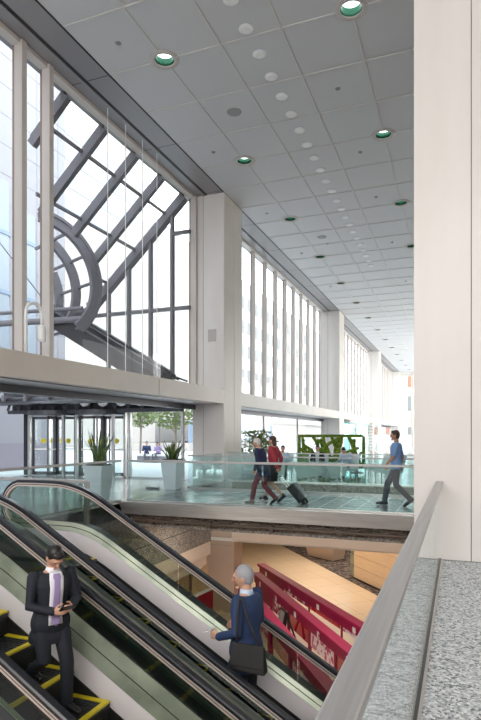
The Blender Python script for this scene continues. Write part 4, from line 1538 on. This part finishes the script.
def person(label, loc, yaw, S, pose, fit, voxel=0.012, group=None, eyes=True):
    P = dict(STAND); P.update(pose)
    V = {k: Vector(v) for k, v in P.items() if isinstance(v, tuple)}
    root = empty('person', loc, yaw); root.scale = (S, S, S)
    tag(root, label, 'person', group)
    up = (V['neck'] - V['pel']).normalized()
    leftU = (V['shL'] - V['shR']).normalized()
    leftD = (V['hiL'] - V['hiR']).normalized()

    def frame(s):
        t = min(max(s, 0), 1)
        l = (leftD * (1 - t) + leftU * t)
        l = (l - up * l.dot(up)).normalized()
        return l.cross(up).normalized(), l, lerp(V['pel'], V['neck'], s)

    def torso(mb, infl, s0=-9, s1=9, flare=0.0, extra=()):
        secs = []
        for s, rx, ry in list(extra) + [q for q in TORSO if s0 <= q[0] <= s1]:
            f, l, c = frame(s)
            k = flare * max(0, (0.25 - s))
            secs.append((c, f * (rx + infl + k), l * (ry + infl + k)))
        mb.loft(secs, 24)

    def chain(mb, names, rads, n=12):
        mb.capsule([V[k] for k in names], rads, n)
    q = Matrix.Rotation(R(P['hyaw']), 3, 'Z') @ Matrix.Rotation(R(P['hpitch']), 3, 'Y')
    hc = V['head']
    h = lambda x, y, z: hc + q @ Vector((x, y, z))

    # --- body: one continuous surface
    b = MB()
    torso(b, -0.012)
    b.capsule([lerp(V['pel'], V['neck'], .95), h(-.02, 0, -.06)], [.056, .052], 12)

    def headfn(p):
        y, x, z = p.y, p.x, p.z
        if z < 0:
            y *= 1 - .30 * (-z) ** 1.4
            if x < 0:
                x *= 1 - .35 * (-z)
            else:
                x *= 1 - .06 * (-z)
        return Vector((x, y, z))
    b.ball(hc, .097, .077, .118, 24, 18, headfn, rot=q)
    b.tube([h(.088, 0, .028), h(.104, 0, .0), h(.116, 0, -.018), h(.098, 0, -.030)], [.008, .012, .017, .012], 8)
    b.ball(h(.075, 0, -.098), .024, .026, .018, 10, 8)
    b.tube([h(.085, .048, .030), h(.095, .02, .034), h(.095, -.02, .034), h(.085, -.048, .030)], .010, 8)
    for s in (1, -1):
        b.ball(h(-.004, s * .077, -.008), .022, .010, .034, 10, 8, rot=q)
    for sd in 'LR':
        chain(b, ['sh' + sd, 'el' + sd, 'wr' + sd], [.048, .040, .028])
        chain(b, ['hi' + sd, 'kn' + sd, 'an' + sd], [.080, .054, .038])
        # hand
        w = V['wr' + sd]
        d = V['hd' + sd].normalized()
        sgn = 1 if sd == 'L' else -1
        side = Vector(P.get('hs' + sd, (1, 0, 0)))        # towards the thumb
        side = (side - d * side.dot(d)).normalized()
        nrm = d.cross(side).normalized()
        pn = nrm * (-sgn)                                   # palm direction when the arm hangs
        if P.get('pn' + sd):
            if pn.dot(Vector(P['pn' + sd])) < 0:
                pn = -pn
        b.loft([(w - d * .01, side * .027, pn * .019), (w + d * .04, side * .040, pn * .016), (w + d * .085, side * .041, pn * .014)], 14)
        for i, (o_, L) in enumerate(((.030, .070), (.010, .080), (-.010, .074), (-.029, .058))):
            base = w + d * .075 + side * o_
            pts = [base]
            a = 8.0
            for k in range(3):
                a += P['curl'] * (0.6, 1.0, 0.8)[k]
                dd = d * math.cos(R(a)) + pn * math.sin(R(a))
                pts.append(pts[-1] + dd * L * (.45, .30, .25)[k])
            b.capsule(pts, [.0095, .009, .0085, .0075], 8)
        base = w + d * .02 + side * .025
        d1 = (d * .55 + side * .7 + pn * .45).normalized()
        d2 = (d * .9 + pn * .5 + side * .05).normalized()
        b.capsule([base, base + d1 * .045, base + d1 * .045 + d2 * .045], [.013, .011, .009], 8)
        # foot
        an = V['an' + sd]
        fy = R(P['yaw' + sd]); tp = R(P['toe' + sd])
        fd = Vector((math.cos(fy) * math.cos(tp), math.sin(fy) * math.cos(tp), math.sin(tp)))
        b.capsule([an + Vector((0, 0, -.035)) - fd * .03, an + Vector((0, 0, -.04)) + fd * .09, an + Vector((0, 0, -.05)) + fd * .16], [.034, .030, .022], 10)
        V['fd' + sd] = fd
    body = remesh(b, 'body', fit.get('skin', 'skin'), root, voxel * (0.62 if voxel < 0.011 else 1))

    # --- clothing
    sleeve = fit.get('sleeve', 'long')
    m = MB()
    ex = [(-.42, .105, .170), (-.30, .108, .170)] if fit.get('coat', True) else []
    if P.get('seated'):
        ex = []
    torso(m, .020, s1=.97, s0=-.21, flare=.05 if fit.get('coat', True) else 0, extra=ex)
    for sd in 'LR':
        if sleeve == 'long':
            e = V['el' + sd].lerp(V['wr' + sd], .92)
            m.capsule([V['sh' + sd], V['el' + sd], e], [.068, .057, .044], 12)
        else:
            m.capsule([V['sh' + sd], V['sh' + sd].lerp(V['el' + sd], .75)], [.066, .062], 12)
    remesh(m, 'jacket' if fit.get('coat', True) else 'shirt', fit['top'], root, voxel)
    if fit.get('skirt'):
        m = MB()
        mid = (V['knL'] + V['knR']) / 2
        f, l, c = frame(0)
        m.loft([(c + up * .12, f * .125, l * .165), (c, f * .15, l * .19), (lerp(c, mid, .55), f * .17, l * .20), (lerp(c, mid, .9), f * .19, l * .205)], 22)
        remesh(m, 'skirt', fit['skirt'], root, voxel)
    else:
        m = MB()
        torso(m, .008, s1=.23, s0=-.21)
        for sd in 'LR':
            a = V['an' + sd]
            e = V['kn' + sd].lerp(a, .96)
            m.capsule([V['hi' + sd], V['kn' + sd], e], [.096, .074, .062], 12)
        remesh(m, 'trousers', fit['legs'], root, voxel)
    for sd in 'LR':
        an = V['an' + sd]; fd = V['fd' + sd]
        m = MB()
        m.capsule([an + Vector((0, 0, -.03)) - fd * .04, an + Vector((0, 0, -.038)) + fd * .08, an + Vector((0, 0, -.052)) + fd * .17], [.047, .044, .034], 12)
        m.capsule([an + Vector((0, 0, .03)), an + Vector((0, 0, -.02))], [.046, .046], 10)
        remesh(m, 'shoe', fit.get('shoe', 'shoe'), root, voxel)
    # collar, shirt front and tie on the chest surface
    if fit.get('collar'):
        f, l, c = frame(1.0)
        m = MB()
        m.loft([(c - up * .035 + f * .0, f * .070, l * .078), (c + up * .030 + f * .006, f * .058, l * .062)], 20)
        m.build('collar', fit['collar'], root, smooth=True)

    def surf(s, a, off):
        tb = TORSO
        for i in range(len(tb) - 1):
            if tb[i][0] <= s <= tb[i + 1][0]:
                t = (s - tb[i][0]) / (tb[i + 1][0] - tb[i][0])
                rx = lerp(tb[i][1], tb[i + 1][1], t); ry = lerp(tb[i][2], tb[i + 1][2], t)
        f, l, c = frame(s)
        k = .020 + (.05 * max(0, .25 - s)) + off
        ca, sa = math.cos(a), math.sin(a)
        return c + f * (rx + k) * math.copysign(abs(ca) ** .85, ca) + l * (ry + k) * math.copysign(abs(sa) ** .85, sa)

    def strip(name, mt, ss, hw, off):
        m = MB()
        vs, fs = [], []
        K = 6
        for s, w_ in zip(ss, hw):
            for o2 in (off, off - .02):
                for i in range(K + 1):
                    vs.append(surf(s, w_ * (2 * i / K - 1), o2))
        row = 2 * (K + 1)
        for r_ in range(len(ss) - 1):
            for i in range(K):
                fs.append((r_ * row + i, r_ * row + i + 1, (r_ + 1) * row + i + 1, (r_ + 1) * row + i))
                fs.append((r_ * row + K + 1 + i, (r_ + 1) * row + K + 1 + i, (r_ + 1) * row + K + 2 + i, r_ * row + K + 2 + i))
            for i in (0, K):
                fs.append((r_ * row + i, (r_ + 1) * row + i, (r_ + 1) * row + K + 1 + i, r_ * row + K + 1 + i))
        for r_ in (0, len(ss) - 1):
            for i in range(K):
                fs.append((r_ * row + i, r_ * row + i + 1, r_ * row + K + 2 + i, r_ * row + K + 1 + i))
        m.add(vs, fs)
        m.build(name, mt, root, smooth=True)
    if fit.get('front'):
        strip('shirt_front', fit['front'], [-.02, .2, .45, .7, .88, .98], fit.get('fw', [.30, .34, .32, .30, .34, .5]), .008)
    if fit.get('tie'):
        strip('tie', fit['tie'], [-.04, .02, .3, .6, .85, .90, .96], [.02, .17, .15, .12, .10, .16, .18], .018)
    # hair
    m = MB()
    hs = fit.get('hair', 'hair_black')
    m.ball(h(-.016, 0, .022), .100, .084, .112, 22, 16, rot=q)
    if fit.get('fringe', True):
        m.ball(h(.045, 0, .085), .052, .066, .036, 14, 10, rot=q)
    m.ball(h(-.050, 0, -.030), .052, .066, .055, 14, 10, rot=q)
    if fit.get('long_hair'):
        m.ball(h(-.060, 0, -.08), .055, .075, .09, 14, 10, rot=q)
    remesh(m, 'hair', hs, root, voxel)
    if eyes:
        m = MB()
        for s in (1, -1):
            m.ball(h(.086, s * .031, .012), .010, .014, .007, 10, 8, rot=q)
        m.build('eyes', 'eye', root, smooth=True)
        MB().ball(h(.091, 0, -.060), .010, .024, .007, 12, 8, rot=q).build('mouth', 'lip', root, smooth=True)
    return root


# the man with the tie, one foot a step lower, reading his phone
NX, NY, NZ, NS = -3.40, 4.08, -0.797, 0.85
near_pose = dict(pel=(-.03, -.01, .93), neck=(.015, -.01, 1.46), head=(.075, -.01, 1.595), hyaw=4, hpitch=42,
                 shL=(.01, .185, 1.40), shR=(.01, -.205, 1.40), elL=(.06, .24, 1.13), elR=(.05, -.26, 1.12), wrL=(.27, .085, 1.10), wrR=(.25, -.085, 1.08),
                 hdL=(.75, -.50, .12), hdR=(.75, .50, .12), hsL=(0, .2, 1), hsR=(0, -.2, 1), pnL=(0, -1, .3), pnR=(0, 1, .3), curl=32,
                 hiL=(-.02, .085, .89), knL=(.13, .10, .49), anL=(.16, .085, .08), hiR=(-.03, -.10, .89), knR=(.09, -.13, .55), anR=(-.24, -.13, .355), toeR=0, yawL=18, yawR=10)
person('man in dark navy suit and lilac tie reading a phone on the near escalator', (NX, NY, NZ), R(-28), NS, near_pose,
       dict(top='suit_navy', legs='suit_navy', collar='white_shirt', front='white_shirt', tie='lilac', hair='hair_black'), voxel=0.009)


def local(loc, yaw, S, p):
    return Vector(loc) + Matrix.Rotation(yaw, 3, 'Z') @ (Vector(p) * S)


def phone(name, label, c, rot, mt):
    p = MB().box(-.036, .036, -.072, .072, -.0045, .0045).build(name, mt, bevel=0.004)
    p.location = c
    p.rotation_euler = rot
    tag(p, label, 'phone')
    return p


c = local((NX, NY, NZ), R(-28), NS, (.385, .0, 1.135))
phone('phone', 'dark phone held by the man with the lilac tie', c, (0, R(-38), R(-28)), 'phone')

# the man with the bag, standing on the far escalator with his back half turned
FX, FY, FZ, FS = -2.12, 5.60, -1.593, 1.05
far_pose = dict(head=(.035, 0, 1.63), hyaw=22, hpitch=8, elL=(-.04, .26, 1.15), wrL=(.20, .22, 1.06), hdL=(.9, -.1, .1), hsL=(0, 0, 1), pnL=(0, -1, 0),
                elR=(-.02, -.25, 1.15), wrR=(.2, -.18, 1.05), hdR=(.9, .2, .1), hsR=(0, 0, 1), pnR=(0, 1, 0), curl=38)
FYAW = R(170)
person('grey haired man in blue suit on the far escalator with shoulder bag', (FX, FY, FZ), FYAW, FS, far_pose,
       dict(top='suit_blue', legs='suit_navy', collar='pale_shirt', hair='hair_grey', fringe=False), voxel=0.010)
c = local((FX, FY, FZ), FYAW, FS, (.315, .20, 1.10))
phone('phone', 'white phone held out by the grey haired man on the far escalator', c, (0, R(20), FYAW), 'phone_white')
bg_ = empty('shoulder_bag', tuple(local((FX, FY, FZ), FYAW, FS, (-.20, .29, .84))), FYAW + R(8))
bg_.scale = (0.86, 0.86, 0.86)
tag(bg_, 'dark shoulder bag hanging at the side of the grey haired man', 'bag')
MB().hexa([(-.22, -.07, -.02), (.22, -.07, -.02), (.22, .07, -.02), (-.22, .07, -.02)], [(-.20, -.035, .30), (.20, -.035, .30), (.20, .035, .30), (-.20, .035, .30)]).build('body', 'bag', bg_, bevel=0.03)
MB().hexa([(-.215, .066, .06), (.215, .066, .06), (.215, .085, .06), (-.215, .085, .06)], [(-.20, .03, .31), (.20, .03, .31), (.20, .05, .31), (-.20, .05, .31)]).build('flap', 'bag', bg_, bevel=0.008)
MB().tube([(-.14, 0, .27), (-.05, -.01, .45), (.06, -.05, .64), (.12, -.09, .78), (.16, -.10, .78), (.16, -.04, .62), (.15, 0, .45), (.15, 0, .27)], [.016] * 8, 8, flat=0.5).build('strap', 'bag', bg_, smooth=True)

walk = dict(hiL=(0, .085, .90), knL=(.20, .09, .50), anL=(.27, .09, .085), hiR=(0, -.085, .90), knR=(.0, -.09, .49), anR=(-.32, -.09, .17), toeR=-35, toeL=4,
            elL=(-.14, .23, 1.16), wrL=(-.10, .24, .92), elR=(.05, -.23, 1.15), wrR=(.22, -.22, .97))
walk2 = dict(hiR=(0, -.085, .90), knR=(.20, -.09, .50), anR=(.27, -.09, .085), hiL=(0, .085, .90), knL=(.0, .09, .49), anL=(-.32, .09, .17), toeL=-35, toeR=4,
             elR=(-.14, -.23, 1.16), wrR=(-.10, -.24, .92), elL=(.05, .23, 1.15), wrL=(.22, .22, .97))
lean = dict(neck=(.10, 0, 1.47), head=(.17, 0, 1.60), hpitch=16, shL=(.08, .18, 1.41), shR=(.08, -.18, 1.41), elL=(.06, .23, 1.13), wrL=(.14, .23, .90), elR=(.02, -.23, 1.13), wrR=(.10, -.24, .90))
w3 = dict(walk); w3.update(lean)
person('older white haired man in indigo jacket and maroon trousers walking on the bridge', (-4.30, 12.45, 0), R(178), 0.90, w3,
       dict(top='jacket_indigo', legs='maroon', hair='hair_white', fringe=False), voxel=0.012)
w4 = dict(walk2); w4.update(wrL=(-.22, .25, .90), elL=(-.14, .25, 1.14), hdL=(-.4, 0, -1))
person('dark haired woman in red top and black skirt pulling a case', (-4.27, 13.15, 0), R(175), 0.91, w4,
       dict(top='red_cloth', legs='skirt_black', skirt='skirt_black', coat=False, hair='hair_brown', long_hair=True), voxel=0.012)
person('man in light blue shirt and grey trousers walking alone on the bridge', (-1.36, 13.3, 0), R(185), 0.985, walk2,
       dict(top='blue_shirt', legs='grey_cloth', coat=False, sleeve='short', hair='hair_brown', skin='skin_tan'), voxel=0.012)
# wheeled case trailing behind the woman
sc = empty('wheeled_suitcase', (-3.42, 12.95, 0)); tag(sc, 'black wheeled suitcase tilted behind the woman on the bridge', 'suitcase')
tilt = Matrix.Rotation(R(-42), 3, 'Y')


def tl(mb):
    mb.v = [tuple(tilt @ Vector(p) + Vector((0, 0, .06))) for p in mb.v]
    return mb


tl(MB().box(-.11, .11, -.17, .17, .03, .50)).build('body', 'case_black', sc, bevel=0.03)
for y in (-.13, .13):
    MB().tube([(0, y - .02, .05), (0, y + .02, .05)], .05, 14).build('wheel', 'rubber', sc)
tl(MB().tube([(-.08, -.10, .49), (-.08, -.10, .80), (-.08, .10, .80), (-.08, .10, .49)], .011, 8)).build('handle', 'steel', sc)

seat = dict(seated=True, pel=(-.05, 0, .53), neck=(-.02, 0, 1.05), head=(.02, 0, 1.19), shL=(-.02, .185, .99), shR=(-.02, -.185, .99), elL=(.05, .24, .72), elR=(.05, -.24, .72),
            wrL=(.28, .14, .72), wrR=(.28, -.14, .72), hdL=(1, -.2, 0), hdR=(1, .2, 0), hiL=(-.03, .09, .51), hiR=(-.03, -.09, .51), knL=(.36, .11, .50), knR=(.36, -.11, .50),
            anL=(.36, .11, .09), anR=(.36, -.11, .09))
person('seated person in pale blue shirt with raised hand at the left white table', (-5.98, 19.55, 0.02), R(-75), 0.93, dict(seat, elR=(.16, -.24, .80), wrR=(.20, -.10, 1.02), hdR=(-.1, .3, 1)),
       dict(top='pale_shirt', legs='grey_cloth', coat=False, hair='hair_black'), voxel=0.016, eyes=False)
person('seated man in dark suit between the two people in pale shirts', (-4.80, 19.95, 0.02), R(-80), 0.93, seat,
       dict(top='suit_navy', legs='suit_navy', collar='white_shirt', front='white_shirt', hair='hair_brown'), voxel=0.016, eyes=False)
person('seated person in pale blue shirt leaning forward before the moss screen', (-3.85, 20.28, 0.02), R(-110), 0.93, dict(seat, neck=(.08, 0, 1.02), head=(.15, 0, 1.12), hpitch=30),
       dict(top='pale_shirt', legs='grey_cloth', coat=False, hair='hair_black'), voxel=0.016, eyes=False)
person('person in blue top sitting on the outdoor bench, left of the pair', (-17.25, 28.92, -0.02), R(-60), 0.95, seat,
       dict(top='suit_blue', legs='grey_cloth', coat=False, hair='hair_black'), voxel=0.02, eyes=False)
person('person in lilac top sitting on the outdoor bench, right of the pair', (-16.5, 28.95, -0.02), R(-100), 0.95, dict(seat, neck=(.05, 0, 1.03), head=(.1, 0, 1.15)),
       dict(top='lilac', legs='grey_cloth', coat=False, hair='hair_black'), voxel=0.02, eyes=False)
